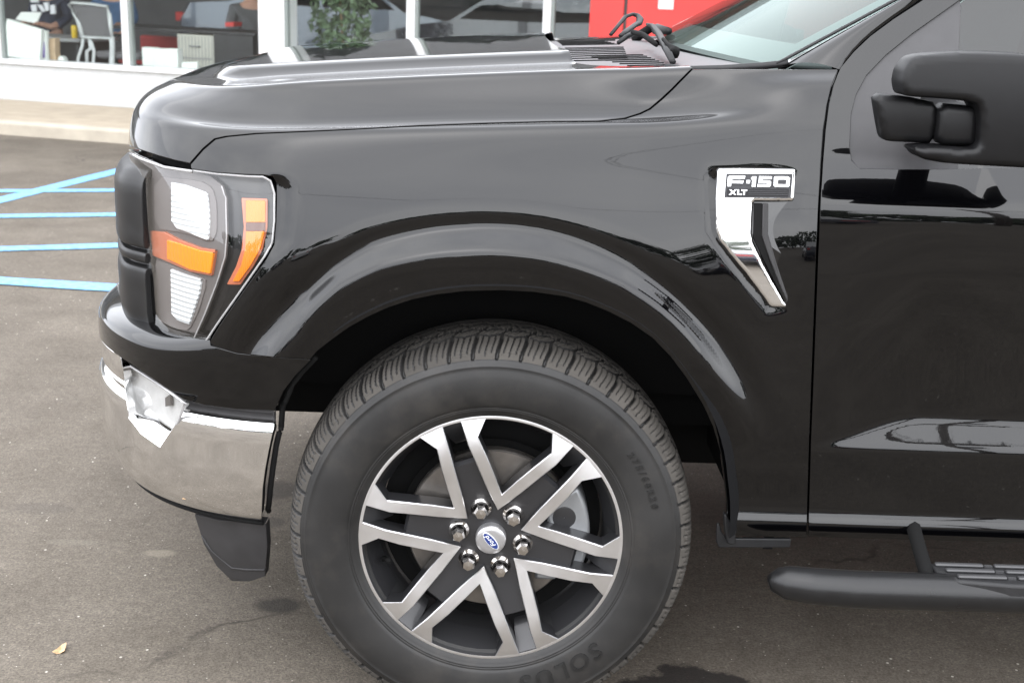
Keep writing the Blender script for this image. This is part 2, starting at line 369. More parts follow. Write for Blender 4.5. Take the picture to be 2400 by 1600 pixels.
for i, (a, b, wd, lab) in enumerate([((0, 470), (274, 402), .10, 'long slanting blue line bordering the hatched bay beside the kerb'), ((120, 448), (272, 447), .085, 'blue hatch line that branches off the slanting border line'),
                                     ((0, 508), (270, 504), .085, 'second blue hatch line out from the kerb'), ((0, 585), (272, 577), .09, 'third blue hatch line out from the kerb'), ((0, 660), (270, 677), .105, 'blue line nearest the truck bumper, farthest from the kerb')]): 
    o = stripe(a, b, wd, lab)
    for v in o.data.vertices: v.co.z += i*.0006
# ================================================================== DEALERSHIP
W0 = onZ(0, 232, .12); BA = R_(-15.5)
be = np.array([math.cos(BA), math.sin(BA), 0]); bn = np.array([math.sin(BA), -math.cos(BA), 0])     # along wall, out of wall
def wl(s, d, z): return W0*np.array([1, 1, 0])+be*s+bn*d+np.array([0, 0, z])                        # s along wall, d towards the lot
def wpx(px, py, d=0.):                                                                              # pixel -> (s,z) on the wall plane
    P = onPlane(px, py, wl(0, d, 0), bn); return float((P-W0)@be), float(P[2])
MBW = Matrix(((be[0], -bn[0], 0, W0[0]), (be[1], -bn[1], 0, W0[1]), (0, 0, 1, 0), (0, 0, 0, 1)))     # local (s, depth into building, z)
def wbox(mb, s0, s1, d0, d1, z0, z1, mi=0): return mb.box((s0, d0, z0), (s1, d1, z1), mi, MBW)
WHITE = mat('white_stucco', (.47, .48, .48), .85, noise=(6, .06), bump=(35, .55, .02))
FRAME = mat('white_aluminium_frame', (.70, .71, .72), .4, noise=(8, .03))
FRAMEG = mat('grey_gasket', (.22, .25, .24), .6)
SIDEW = mat('tan_concrete', (.38, .325, .25), .9, noise=(5, .12), bump=(60, .5, .006))
CURBM = mat('pale_curb_concrete', (.39, .35, .285), .9, noise=(4, .12), bump=(60, .5, .006))
SC = wpx(0, 315)[0]
mb = MB(); P1 = onZ(0, 315); P2 = onZ(290, 340)
dcurb = float((P1-wl(0, 0, 0))@bn)
mb = MB(); wbox(mb, -9, 14, -dcurb+.16, .02, -.05, .12); o = mb.build('sidewalk', SIDEW, smooth=False); o['kind'] = 'structure'
mb = MB(); wbox(mb, -9, 14, -dcurb, -dcurb+.158, -.05, .128); o = mb.build('kerb', CURBM, bevel=(.03, 3)); o['kind'] = 'structure'
sL, zL = wpx(0, 134); sM, zM = wpx(285, 158); ZS = (zL+zM)/2
bld = empty('dealership_building', tuple(wl(0, 0, 0))); bpy.context.view_layer.update(); inv = Matrix.Translation(-Vector(wl(0, 0, 0)))
tag(bld, 'white stuccoed showroom building with tall windows in white frames', 'building')
def bpart(mb, name, mats, **k):
    o = mb.build(name, mats, bld, **k); o.data.transform(inv); return o
mb = MB(); wbox(mb, -9, 14, 0, .28, .121, ZS-.05); bpart(mb, 'base_wall', WHITE, smooth=False)
sill = MB(); wbox(sill, -9, 14, -.035, .20, ZS-.049, ZS); bpart(sill, 'window_sill', FRAME, bevel=(.006, 2))
TOP = 3.3
px_m = [(-3, 14), (279, 297)]                                   # mullions by their pixel span at the sill
def mul(x0, x1, y, name, dep=.07, m_=FRAME):
    a = wpx(x0, y)[0]; b_ = wpx(x1, y)[0]; mb = MB(); wbox(mb, a, b_, -.02, dep, ZS+.001, TOP); bpart(mb, name, m_, bevel=(.005, 2)); return a, b_
spans = [mul(-4, 5, 130, 'mullion'), mul(291, 306, 155, 'mullion'), mul(608, 668, 110, 'pillar', .3), mul(953, 972, 90, 'mullion'), mul(1272, 1290, 68, 'mullion')]
sr, _ = wpx(1383, 60)
for a, b_ in spans: 
    mb = MB(); wbox(mb, b_+.0005, b_+.03, .0, .06, ZS+.002, TOP-.01); bpart(mb, 'gasket', FRAMEG, smooth=False)
GL = glass('showroom_glass', (.955, .975, .97), dens=1.3)
edges = [-9]+[v for ab in spans for v in ab]+[sr]
for a, b_ in [(edges[0], edges[1])]+[(edges[i], edges[i+1]) for i in range(2, len(edges)-1, 2)]:
    mb = MB(); wbox(mb, a+.001, b_-.001, .03, .038, ZS+.003, TOP); bpart(mb, 'window_pane', GL, smooth=False)
mb = MB(); wbox(mb, -9, 14, -.03, .3, TOP+.001, 4.4); bpart(mb, 'fascia', WHITE, smooth=False)
# red panels beside the windows
RED = mat('red_panel', (.62, .045, .04), .4, noise=(3, .05)); DARKJ = mat('dark_joint', (.05, .05, .05), .6)
j0 = wpx(1463, 40)[0]; j1 = wpx(1471, 40)[0]; e1 = sr+3.2
mb = MB(); wbox(mb, sr+.002, j0, -.05, .25, ZS+.001, TOP); bpart(mb, 'red_panel', RED, bevel=(.006, 2))
mb = MB(); wbox(mb, j1, e1, -.05, .25, ZS+.001, TOP); bpart(mb, 'red_panel', RED, bevel=(.006, 2))
mb = MB(); wbox(mb, j0+.0005, j1-.0005, -.03, .2, ZS+.002, TOP-.01); bpart(mb, 'panel_joint', DARKJ, smooth=False)
a = wpx(1545, 15)[0]; b_ = wpx(1580, 15)[0]; z0 = wpx(1560, 22)[1]
mb = MB(); wbox(mb, a, b_, -.06, -.052, z0, z0+.3); bpart(mb, 'notice', FRAME, smooth=False)
mb = MB(); wbox(mb, -9, 14, -1.5, .0, TOP+.25, TOP+.45); bpart(mb, 'added_shade_canopy', WHITE, smooth=False)  # unseen canopy, added only to shade the white wall below
# shell of the showroom
INT = mat('showroom_wall', (.12, .12, .125), .8, noise=(2, .15)); FLR = mat('showroom_floor', (.16, .15, .15), .35, noise=(3, .2)); CEI = mat('showroom_ceiling', (.5, .5, .5), .9)
mb = MB(); wbox(mb, -9, 14, .281, 7.0, .0, .15); bpart(mb, 'floor_slab', FLR, smooth=False)
mb = MB(); wbox(mb, -9, 14, 7.001, 7.2, .0, 4.4); bpart(mb, 'back_wall', INT, smooth=False)
mb = MB(); wbox(mb, -9, 14, .301, 7.0, TOP+.01, TOP+.2); bpart(mb, 'ceiling', CEI, smooth=False)
mb = MB(); wbox(mb, e1, 14, 0, .28, ZS+.002, TOP); bpart(mb, 'end_wall', WHITE, smooth=False)
mb = MB(); wbox(mb, -9.2, -9.001, 0, 7.2, .0, 4.4); bpart(mb, 'side_wall', WHITE, smooth=False)
# ------------------------------------------------------------------ things behind the glass
def place(mb, name, mats, label, cat, s, d, z=.15, rz=0., group=None, **k):
    """mesh built in local metres (x along wall, y into the room) -> a top-level thing standing at (s,d)"""
    o = mb.build(name, mats, None, **k); o.matrix_world = MBW @ Matrix.Translation((s, d, z)) @ Matrix.Rotation(rz, 4, 'Z'); 
    if label: tag(o, label, cat, group)
    return o
def root(name, label, cat, s, d, z=.15, rz=0., group=None):
    o = empty(name); o.matrix_world = MBW @ Matrix.Translation((s, d, z)) @ Matrix.Rotation(rz, 4, 'Z'); tag(o, label, cat, group); return o
def at(px, py, d):                                                # pixel at depth d behind the wall face
    s_, z_ = wpx(px, py, -d); return s_, z_
CH = mat('pale_grey_plastic', (.50, .51, .51), .45, noise=(10, .04)); MESHM = mat('grey_mesh_fabric', (.115, .11, .115), .9, bump=(700, .5, .002)); DARK = mat('dark_laminate', (.035, .034, .036), .5, noise=(8, .2)); WOODL = mat('striped_laminate', (.56, .54, .47), .6)
# office chair: a back frame with mesh, arm struts, seat, base
D1 = .62
def chairpts(l): return [(at(x, y, D1)) for x, y in l]
c0 = at(230, 165, D1)
ch = root('office_chair', 'pale grey office chair with a mesh back behind the window', 'office chair', c0[0], D1, .15)
def cloc(p, dy=0.): return (p[0]-c0[0], dy+.22*(p[1]-.9)*.6, p[1]-.15)
Z3 = lambda l: crop(0, 0, 7.127, l)
def cbar(name, pts, rad, m_=CH, flat=.6):
    q = [cloc(at(x, y, D1)) for x, y in Z3(pts)]; MB().tube(q, rad, 8, flat=flat).build(name, m_, ch)
cbar('back_frame', [(1390, 620), (1310, 400), (1220, 220), (1130, 80), (1180, 50), (1500, 75), (1770, 110), (1810, 250), (1850, 450), (1890, 640), (1500, 630), (1390, 620)], .028)
V = [cloc(at(x, y, D1), .01) for x, y in Z3([(1390, 620), (1310, 400), (1220, 220), (1150, 90), (1760, 120), (1800, 250), (1840, 450), (1880, 640)])]
MB().add(V+[(v[0], v[1]+.012, v[2]) for v in V], [tuple(range(8)), tuple(range(15, 7, -1))]+[(i, i+8, (i+1) % 8+8, (i+1) % 8) for i in range(8)]).build('back_mesh', MESHM, ch, smooth=False)
cbar('back_post', [(1880, 620), (1900, 800), (1910, 1060), (1900, 1400)], .034); cbar('back_post', [(1400, 640), (1400, 760), (1350, 950), (1340, 1100), (1360, 1400)], .020)
cbar('lumbar_frame', [(1510, 650), (1540, 820), (1480, 860), (1500, 1060)], .022); cbar('lumbar_frame', [(1540, 700), (1600, 850), (1600, 1060), (1600, 1300)], .02)
MB().box((-.02, -.02, .42), (.54, .50, .50)).build('seat', MESHM, ch, bevel=(.03, 3))
MB().tube([(.26, .24, .08), (.26, .24, .44)], .03, 10).build('gas_column', CH, ch)
for k in range(5):
    a = 2*math.pi*k/5; lg = MB().tube([(.26, .24, .09), (.26+.28*math.cos(a), .24+.28*math.sin(a), .06)], [.026, .018], 8).build('star_leg', CH, ch); MB().tube([(.26+.28*math.cos(a)-.01, .24+.28*math.sin(a), .03), (.26+.28*math.cos(a)+.015, .24+.28*math.sin(a), .03)], .03, 10).build('caster', DARK, ch)
# white display board, leaflet box, carton, can, desk
D2 = .34
PAPER = mat('white_card', (.80, .82, .78), .7, noise=(5, .02)); PURP = mat('purple_print', (.16, .10, .36), .6); CART = mat('kraft_cardboard', (.55, .40, .26), .85, noise=(14, .08)); YEL = mat('yellow_can', (.72, .48, .03), .35); GREYD = mat('grey_desk', (.30, .30, .30), .5)
def flat(name, pts, dep, thick, m_, label, cat, sc=7.127, group=None, zfloor=None):
    q = [at(x, y, dep) for x, y in crop(0, 0, sc, pts)]
    s0 = min(p[0] for p in q); zb = min(p[1] for p in q); mb = MB(); mb.prism([(p[0]-s0, p[1]-zb) for p in q], lambda p: (p[0], 0, p[1]), lambda p: (p[0], thick, p[1]))
    return place(mb, name, m_, label, cat, s0, dep, zb, bevel=(.004, 1), group=group)
LEDGE = mat('ledge_grey', (.35, .35, .35), .6)
mb = MB(); mb.box((-3.0, 0, 0), (3.2, .42, .04)); mb.box((-3.0, .38, -.5), (3.2, .42, 0))
a = at(200, 150, .3); lw_ = place(mb, 'window_ledge', LEDGE, 'low grey ledge along the inside of the windows', 'ledge', a[0], .285, ZS-.12, smooth=False)
flat('display_board', [(110, 320), (690, 500), (660, 1000), (640, 1010), (120, 950), (70, 700)], .30, .06, PAPER, 'white curved display board leaning inside the left window', 'board')
flat('leaflet_box', [(685, 515), (770, 515), (770, 760), (790, 1030), (640, 1010), (650, 700)], .37, .05, PAPER, 'white leaflet box with a purple panel beside the board', 'box')
flat('leaflet', [(665, 700), (735, 700), (745, 970), (637, 970)], .355, .01, PURP, 'purple leaflet on the front of the white box', 'leaflet')
flat('carton', [(790, 650), (910, 640), (915, 900), (950, 1030), (800, 1030)], .45, .10, CART, 'tan cardboard carton beside the leaflet box', 'carton')
a = at(1250/7.127, 640/7.127, 1.1); 
mb = MB(); mb.add(*lathe([(.0, 0), (.03, 0), (.034, .006), (.034, .128), (.027, .142), (0, .142)], 20)); mb.V = [(x, z, y) for x, y, z in mb.V]
place(mb, 'drink_can', YEL, 'yellow drink can standing on the desk edge', 'can', a[0], 1.1, a[1]-.0, smooth=True)
zt = a[1]
dk = root('desk', 'grey desk with dark modesty panel behind the office chair', 'desk', a[0], 1.0, .15)
MB().box((-1.3, -.05, zt-.19), (.16, .75, zt-.15)).build('desk_top', GREYD, dk, bevel=(.004, 1)); MB().box((-1.25, .5, .1), (.1, .53, zt-.19)).build('modesty_panel', DARK, dk, smooth=False)
for x in (-1.25, .06): MB().box((x, 0, 0), (x+.05, .7, zt-.19)).build('desk_leg', DARK, dk, smooth=False)
flat('crumpled_paper', [(965, 990), (985, 940), (1030, 950), (1062, 1000), (1060, 1040), (975, 1040)], .42, .08, PAPER, 'small crumpled white paper beside the tan carton', 'paper')
# second desk with pale drawer unit, white boxes
Z1 = lambda l: crop(0, 0, 2.94, l)
D3 = 1.15
a = at(*Z1([(1220, 235)])[0], D3); b_ = at(*Z1([(1470, 235)])[0], D3); c_ = at(*Z1([(1740, 200)])[0], D3)
dr = root('drawer_desk', 'dark desk with a pale striped drawer unit behind the glass', 'desk', a[0], D3, .15)
H_ = a[1]-.15; wd = b_[0]-a[0]; w2 = c_[0]-a[0]
MB().box((0, 0, 0), (wd, .5, H_)).build('drawer_unit', WOODL, dr, bevel=(.004, 1))
for k in range(11):
    MB().box((wd*(k+.5)/11-.004, -.004, .02), (wd*(k+.5)/11+.004, -.0005, H_-.02)).build('drawer_stripe', GREYD, dr, smooth=False)
for zz in (.3, .62): MB().box((.02, -.006, H_*zz), (wd-.02, -.001, H_*zz+.012)).build('drawer_gap', GREYD, dr, smooth=False)
for zz in (.2, .5, .82): MB().tube([(wd*.35, -.02, H_*zz), (wd*.65, -.02, H_*zz)], .008, 8).build('drawer_handle', GREYD, dr)
MB().box((wd+.002, 0, 0), (w2, .5, H_+.02)).build('side_cabinet', DARK, dr, smooth=False)
MB().box((-.9, -.02, H_+.021), (w2+.04, .7, H_+.055)).build('desk_top', DARK, dr, bevel=(.004, 1))
for k, (x0, x1, y0) in enumerate([(995, 1075, 330), (1078, 1152, 338), (1155, 1235, 340)]):
    p0 = at(*Z1([(x0, 470)])[0], .40); p1 = at(*Z1([(x1, y0)])[0], .40); mb = MB(); mb.box((0, 0, 0), (p1[0]-p0[0], .12, p1[1]-(ZS-.08)))
    place(mb, 'document_box', PAPER, ['white document box at the chair end of the row of three', 'middle white document box of the row of three', 'white document box next to the pale drawer unit'][k], 'box', p0[0], .36, ZS-.08, bevel=(.008, 2), group='white document boxes on the window ledge')
flat('tablet_stand', [(1250, 430), (1360, 430), (1360, 480), (1250, 480)], .36, .05, PAPER, 'small white tablet stand in front of the drawers', 'stand', 2.94)
flat('red_folder', [(1550, 155), (1610, 155), (1610, 185), (1550, 185)], D3+.1, .2, RED, 'small red folder lying on the dark desk top', 'folder', 2.94)
REDF = mat('red_fabric', (.42, .05, .05), .8)
a = at(*Z1([(960, 380)])[0], 1.5); vs = root('visitor_chair', 'red upholstered visitor chair behind the window mullion', 'chair', a[0], 1.5, .15)
MB().box((-.3, 0, .30), (.28, .5, .40)).build('seat', REDF, vs, bevel=(.03, 3)); MB().box((-.3, .5, .4), (.28, .56, .62)).build('backrest', REDF, vs, bevel=(.03, 3))
for x in (-.27, .22):
    for y in (.03, .5): MB().tube([(x, y, 0), (x, y, .31)], .014, 8).build('leg', DARK, vs)
# potted tree in the showroom
LEAF = mat('ficus_leaf', (.11, .17, .09), .45, noise=(7, .45)); BARK = mat('pale_bark', (.32, .22, .13), .9, noise=(30, .25)); POT = mat('grey_pot', (.10, .095, .09), .7, noise=(8, .15))
a = at(800, 95, .75); pt = root('potted_ficus', 'leafy green potted tree standing behind the glass beside the white pillar', 'potted plant', a[0], .75, .15)
mbp = MB(); V, F = lathe([(0, 0), (.17, 0), (.22, .34), (.235, .36), (.20, .36), (.19, .31), (0, .31)], 24); mbp.add([(x, z, y) for x, y, z in V], F).build('pot', POT, pt)
top = a[1]-.15
MB().tube([(0, 0, .3), (.012, .01, top), (-.01, .0, top+.35), (.0, .0, top+.75)], [.016, .014, .012, .008], 8).build('trunk', BARK, pt)
LV = []; LF = []
for k in range(1300):
    t = rng.uniform(0, 1); zz = top-.05+t*.85; rad = .34*math.sqrt(rng.uniform(.05, 1))*(1-.35*abs(t-.45)); an = rng.uniform(0, 2*math.pi)
    cl = .5+.5*math.sin(an*3+zz*9)
    if rng.uniform() > .35+.65*cl: continue
    c = np.array([rad*math.cos(an), rad*math.sin(an)*.8, zz]); ax = rng.normal(size=3); ax /= np.linalg.norm(ax); ax[2] -= .4; ax /= np.linalg.norm(ax); sd = np.cross(ax, rng.normal(size=3)); sd /= np.linalg.norm(sd); up = np.cross(sd, ax)
    L_ = rng.uniform(.07, .125); n0 = len(LV)
    LV += [c, c+ax*L_*.35+sd*L_*.24+up*.008, c+ax*L_, c+ax*L_*.35-sd*L_*.24+up*.008, c+ax*L_*.5]; LF += [(n0, n0+1, n0+4), (n0+1, n0+2, n0+4), (n0+2, n0+3, n0+4), (n0+3, n0, n0+4)]
meshobj('crown', LV, LF, LEAF, pt, smooth=False)
# ------------------------------------------------------------------ people behind the glass
SKIN = mat('skin', (.50, .28, .20), .55); NAVY = mat('navy_jersey', (.012, .018, .04), .8, noise=(9, .2)); BLUEF = mat('blue_shirt', (.06, .13, .26), .8, noise=(9, .15)); HAIR = mat('dark_hair', (.02, .015, .012), .6); GREYT = mat('grey_trousers', (.08, .08, .085), .85)
def skinned(name, verts, edges, rad, M, parent, sub=2):
    me = bpy.data.meshes.new(name); me.from_pydata(verts, edges, []); me.materials.append(M); o = bpy.data.objects.new(name, me); link(o, parent)
    sk = o.modifiers.new('skin', 'SKIN'); sk.use_smooth_shade = True
    for v, r in zip(me.skin_vertices[0].data, rad): v.radius = (r[0], r[1]) if hasattr(r, '__len__') else (r, r)
    me.skin_vertices[0].data[0].use_root = True
    ss = o.modifiers.new('sub', 'SUBSURF'); ss.levels = sub; ss.render_levels = sub; return o
def person(label, s, d, rz, shirt, trousers, group, held=None):
    p = root('person', label, 'person', s, d, .15, rz, group)
    # seated, facing -y: pelvis, spine, neck, head; arms bent forward; legs
    V = [(0, 0, .50), (0, .01, .68), (0, .02, .86), (0, .02, 1.0), (0, 0, 1.10), (0, -.01, 1.20), (0, -.02, 1.29)]
    E = [(i, i+1) for i in range(6)]; R = [(.15, .11), (.145, .105), (.16, .11), (.14, .09), (.05, .05), (.075, .09), (.06, .075)]
    for sg in (-1, 1):
        n = len(V); V += [(sg*.19, .03, .98), (sg*.25, .02, .76), (sg*.17, -.22, .68), (sg*.10, -.34, .72)]; E += [(3, n), (n, n+1), (n+1, n+2), (n+2, n+3)]; R += [.06, .048, .038, .03]
        f0 = n+3
        for k in range(5):
            b0 = len(V); ox = sg*(.10-.035+.018*k); V += [(ox, -.385, .735-.012*abs(k-2)), (ox*.9, -.425, .725-.01*abs(k-2))]; E += [(f0, b0), (b0, b0+1)]; R += [.010, .009]
        n = len(V); V += [(sg*.10, -.06, .47), (sg*.13, -.46, .46), (sg*.13, -.46, .10), (sg*.13, -.62, .05)]; E += [(0, n), (n, n+1), (n+1, n+2), (n+2, n+3)]; R += [.10, .07, .045, .04]
    skinned('body', V, E, R, SKIN, p)
    V2 = [(0, 0, .52), (0, .01, .68), (0, .02, .86), (0, .02, 1.0), (0, .01, 1.06)]; E2 = [(i, i+1) for i in range(4)]; R2 = [(.17, .13), (.165, .125), (.185, .13), (.16, .11), (.075, .07)]
    for sg in (-1, 1): n = len(V2); V2 += [(sg*.20, .03, .98), (sg*.255, .02, .78), (sg*.20, -.16, .69)]; E2 += [(3, n), (n, n+1), (n+1, n+2)]; R2 += [.08, .066, .056]
    skinned('shirt', V2, E2, R2, shirt, p)
    V3 = [(0, 0, .50)]; E3 = []; R3 = [(.16, .13)]
    for sg in (-1, 1): n = len(V3); V3 += [(sg*.10, -.06, .475), (sg*.13, -.46, .465), (sg*.13, -.46, .12)]; E3 += [(0, n), (n, n+1), (n+1, n+2)]; R3 += [.115, .085, .065]
    skinned('trousers', V3, E3, R3, trousers, p)
    hv, hf = lathe([(.001, .16), (.06, .15), (.095, .10), (.10, .05), (.085, .0)], 16); MB().add([(x, y_*1.1, z+1.17+.0) for x, z, y_ in [(v[0], v[1], v[2]) for v in hv]], hf).build('hair', HAIR, p)
    return p
a = at(120, 20, 1.9); PZ = .15
p1 = person('person in a navy jersey with white marks, seated holding a white sheet', a[0], 1.85, 0, NAVY, GREYT, None)
p2_ = person('person in a blue shirt seated beyond the office chair', at(265, 20, 2.6)[0], 2.6, R_(25), BLUEF, GREYT, None)
p3_ = person('person in grey behind the dark desk with the red folder', at(590, 20, 2.0)[0], 2.0, R_(40), mat('grey_shirt', (.10, .10, .105), .8), GREYT, None)
# marks on the jersey
LET = mat('white_print', (.7, .7, .72), .7)
def jersey_mark(pts, nm):
    q = [at(x, y, 1.66) for x, y in crop(0, 0, 7.127, pts)]; mb = MB(); mb.prism([(u-a[0], v-.15) for u, v in q], lambda p: (p[0], -.19, p[1]), lambda p: (p[0], -.16, p[1])); mb.build(nm, LET, p1, smooth=False)
jersey_mark([(510, 90), (600, 80), (610, 190), (535, 200)], 'jersey_mark'); jersey_mark([(620, 80), (690, 90), (760, 190), (700, 205)], 'jersey_mark'); jersey_mark([(720, 50), (800, 40), (815, 170), (770, 190)], 'jersey_mark'); jersey_mark([(840, 90), (910, 85), (920, 235), (840, 240)], 'jersey_mark'); jersey_mark([(505, 0), (640, 0), (630, 45), (510, 40)], 'jersey_mark')
flat('paper_sheet', [(350, 205), (690, 210), (610, 400), (250, 330)], 1.45, .02, PAPER, 'white sheet of paper in the hands of the person in navy', 'paper')
# ------------------------------------------------------------------ cars: in the showroom, and parked across the lot (seen in reflections)
TYRE0 = mat('plain_tyre', (.02, .02, .02), .8); ALLOY0 = mat('plain_alloy', (.5, .5, .5), .3, metal=1.); CGL = mat('car_window', (.01, .012, .014), .05, coat=.5)
def make_car(paint):
    prof = [(-2.25, .28), (-2.28, .55), (-2.15, .72), (-1.3, .90), (-.95, .95), (-.25, 1.42), (.75, 1.44), (1.45, 1.02), (2.1, .98), (2.24, .75), (2.22, .30), (1.72, .28)]
    prof += [(1.35+.37*math.cos(t), .30+.37*math.sin(t)) for t in np.linspace(0, math.pi, 9)][0:]
    prof += [(-1.0, .24)]+[(-1.40+.37*math.cos(t), .30+.37*math.sin(t)) for t in np.linspace(0, math.pi, 9)]+[(-1.85, .28)]
    secs = []
    for y, sc in ((-.90, 0), (-.90, 1)): pass
    mb = MB(); pr = [np.array(p) for p in prof]; n = len(pr)
    rows = []
    for y in (-.9, -.86, -.70, .70, .86, .9):
        for p in pr:
            t = sstep(.9, 1.4, p[1]); yy = y*(1-.22*float(t)); sh = 1-.04*(abs(y) > .8); rows.append((p[0]*sh if abs(p[0]) > 1.9 else p[0], yy, p[1]))
    F = []
    for k in range(5):
        for i in range(n): j = (i+1) % n; F.append((k*n+i, k*n+j, (k+1)*n+j, (k+1)*n+i))
    F += [tuple(range(n)), tuple(range(6*n-1, 5*n-1, -1))]
    return mb.add(rows, F)
def car(label, M, paint, group):
    c = empty('parked_car'); c.matrix_world = M; tag(c, label, 'car', group)
    b = make_car(paint).build('body', paint, c, smooth=True, sharp=35)
    for s_ in (-1, 1):
        for nm, pts in (('side_window', [(-.82, .98), (-.30, 1.36), (.18, 1.38), (.18, .98)]), ('side_window', [(.24, .98), (.24, 1.38), (.70, 1.37), (1.20, 1.02)])):
            mb = MB(); mb.prism(pts, lambda p: (p[0], s_*(.905*(1-.22*float(sstep(.9, 1.4, p[1])))+.002), p[1]), lambda p: (p[0], s_*(.86*(1-.22*float(sstep(.9, 1.4, p[1])))), p[1])); mb.build(nm, CGL, c, smooth=False)
        for x in (-1.40, 1.35):
            V, F = lathe([(.001, -.02), (.20, -.02), (.21, 0), (.30, 0), (.32, .03), (.32, .2), (.2, .2)], 28); mb = MB(); mb.add([(vx+x, s_*.9*1.0-s_*vy, vz+.32) for vx, vy, vz in V], F, 0); wv = mb.build('wheel', TYRE0, c)
            V, F = lathe([(.001, -.024), (.19, -.024), (.20, -.012)], 20); MB().add([(vx+x, s_*.9-s_*vy, vz+.32) for vx, vy, vz in V], F).build('hub', ALLOY0, wv)
    for y in (-.62, .62):
        MB().box((-2.27, y-.16, .62), (-2.12, y+.16, .72)).build('headlight', ALLOY0, c, bevel=(.01, 2)); MB().box((2.12, y-.16, .72), (2.26, y+.16, .84)).build('tail_light', RED, c, bevel=(.01, 2))
    MB().box((-2.30, -.4, .42), (-2.20, .4, .60)).build('grille', RUBBERBLK, c, bevel=(.01, 2))
    ws = MB().add([(-.93, -.66, .985), (-.93, .66, .985), (-.30, .58, 1.395), (-.30, -.58, 1.395)], [(0, 1, 2, 3)]); ws.V = [(x-.012, y, z+.012) for x, y, z in ws.V]; ws.build('windshield', CGL, c, smooth=False)
    return c
NAVYP = mat('navy_car_paint', (.006, .008, .018), .25, coat=1.); SILV = mat('silver_blue_paint', (.09, .105, .13), .3, metal=.6, coat=1.); WHTP = mat('white_car_paint', (.7, .7, .7), .3, coat=1.); GRYP = mat('grey_car_paint', (.12, .12, .13), .3, metal=.5, coat=1.)
a = at(1080, 60, 2.4); car('dark navy saloon parked inside the showroom behind the potted tree', MBW @ Matrix.Translation((a[0]+.9, 3.0, .15)) @ Matrix.Rotation(0, 4, 'Z'), NAVYP, 'cars inside the showroom')
a = at(470, 20, 3.2); car('silver blue saloon parked inside the showroom beyond the drawers', MBW @ Matrix.Translation((a[0]+1.0, 5.6, .15)) @ Matrix.Rotation(R_(195), 4, 'Z'), SILV, 'cars inside the showroom')
for x, y, rz, pm, lb in [(-7.5, -13, 92, NAVYP, 'navy saloon parked across the lot'), (-2.2, -13.4, 88, WHTP, 'white saloon parked across the lot'), (3.2, -13, 91, NAVYP, 'dark blue saloon parked across the lot beyond the white one'), (8.4, -13.2, 90, GRYP, 'grey saloon parked across the lot')]:
    car(lb, Matrix.Translation((x, y, 0)) @ Matrix.Rotation(R_(rz), 4, 'Z'), pm, 'cars parked across the lot')
# far row of trees and a utility pole, mirrored in the paintwork
TREE = mat('far_foliage', (.05, .075, .035), .9, noise=(1.5, .5)); WOODP = mat('weathered_pole', (.09, .07, .055), .9, noise=(12, .3))
V = []; F = []
for k in range(26):
    cx = -70+5.4*k+rng.uniform(-1.5, 1.5); cy = -50+rng.uniform(-5, 5); h = rng.uniform(4.0, 7.5); rr = rng.uniform(2.4, 3.8)
    for q in range(230):
        v = rng.normal(size=3); v /= np.linalg.norm(v); r_ = rng.uniform(.55, 1.)**.5; c = np.array([cx, cy, h*.56])+v*r_*np.array([rr, rr, h*.48]); a1 = rng.normal(size=3)*.42; b1 = rng.normal(size=3)*.42; n0 = len(V); V += [c-a1, c+b1, c+a1, c-b1]; F.append((n0, n0+1, n0+2, n0+3))
o = meshobj('distant_trees', V, F, TREE, smooth=False); tag(o, 'far row of leafy trees beyond the lot', 'trees', None, 'stuff')
up = empty('utility_pole', (9.5, -21, 0)); tag(up, 'weathered wooden utility pole with a crossarm across the lot', 'utility pole')
MB().tube([(0, 0, -.1), (0, 0, 11.5)], [.17, .12], 12).build('pole', WOODP, up); MB().box((-1.3, -.06, 10.6), (1.3, .06, 10.75)).build('crossarm', WOODP, up); MB().tube([(.3, .1, 8.8), (.3, .1, 9.7)], .25, 12).build('transformer', GREYD, up)
for x in (-1.2, -.5, .5, 1.2): MB().tube([(x, 0, 10.75), (x, 0, 10.92)], .04, 8).build('insulator', GREYD, up)
for k, x in enumerate((-1.2, 1.2)):
    MB().tube([(x-45*(1-t)+45*t, 0, 10.9-1.2*(1-(2*t-1)**2)*0-.9*math.sin(math.pi*min(1, abs(2*t-1)))) for t in np.linspace(0, 1, 25)], .009, 5).build('wire', RUBBERBLK, up)
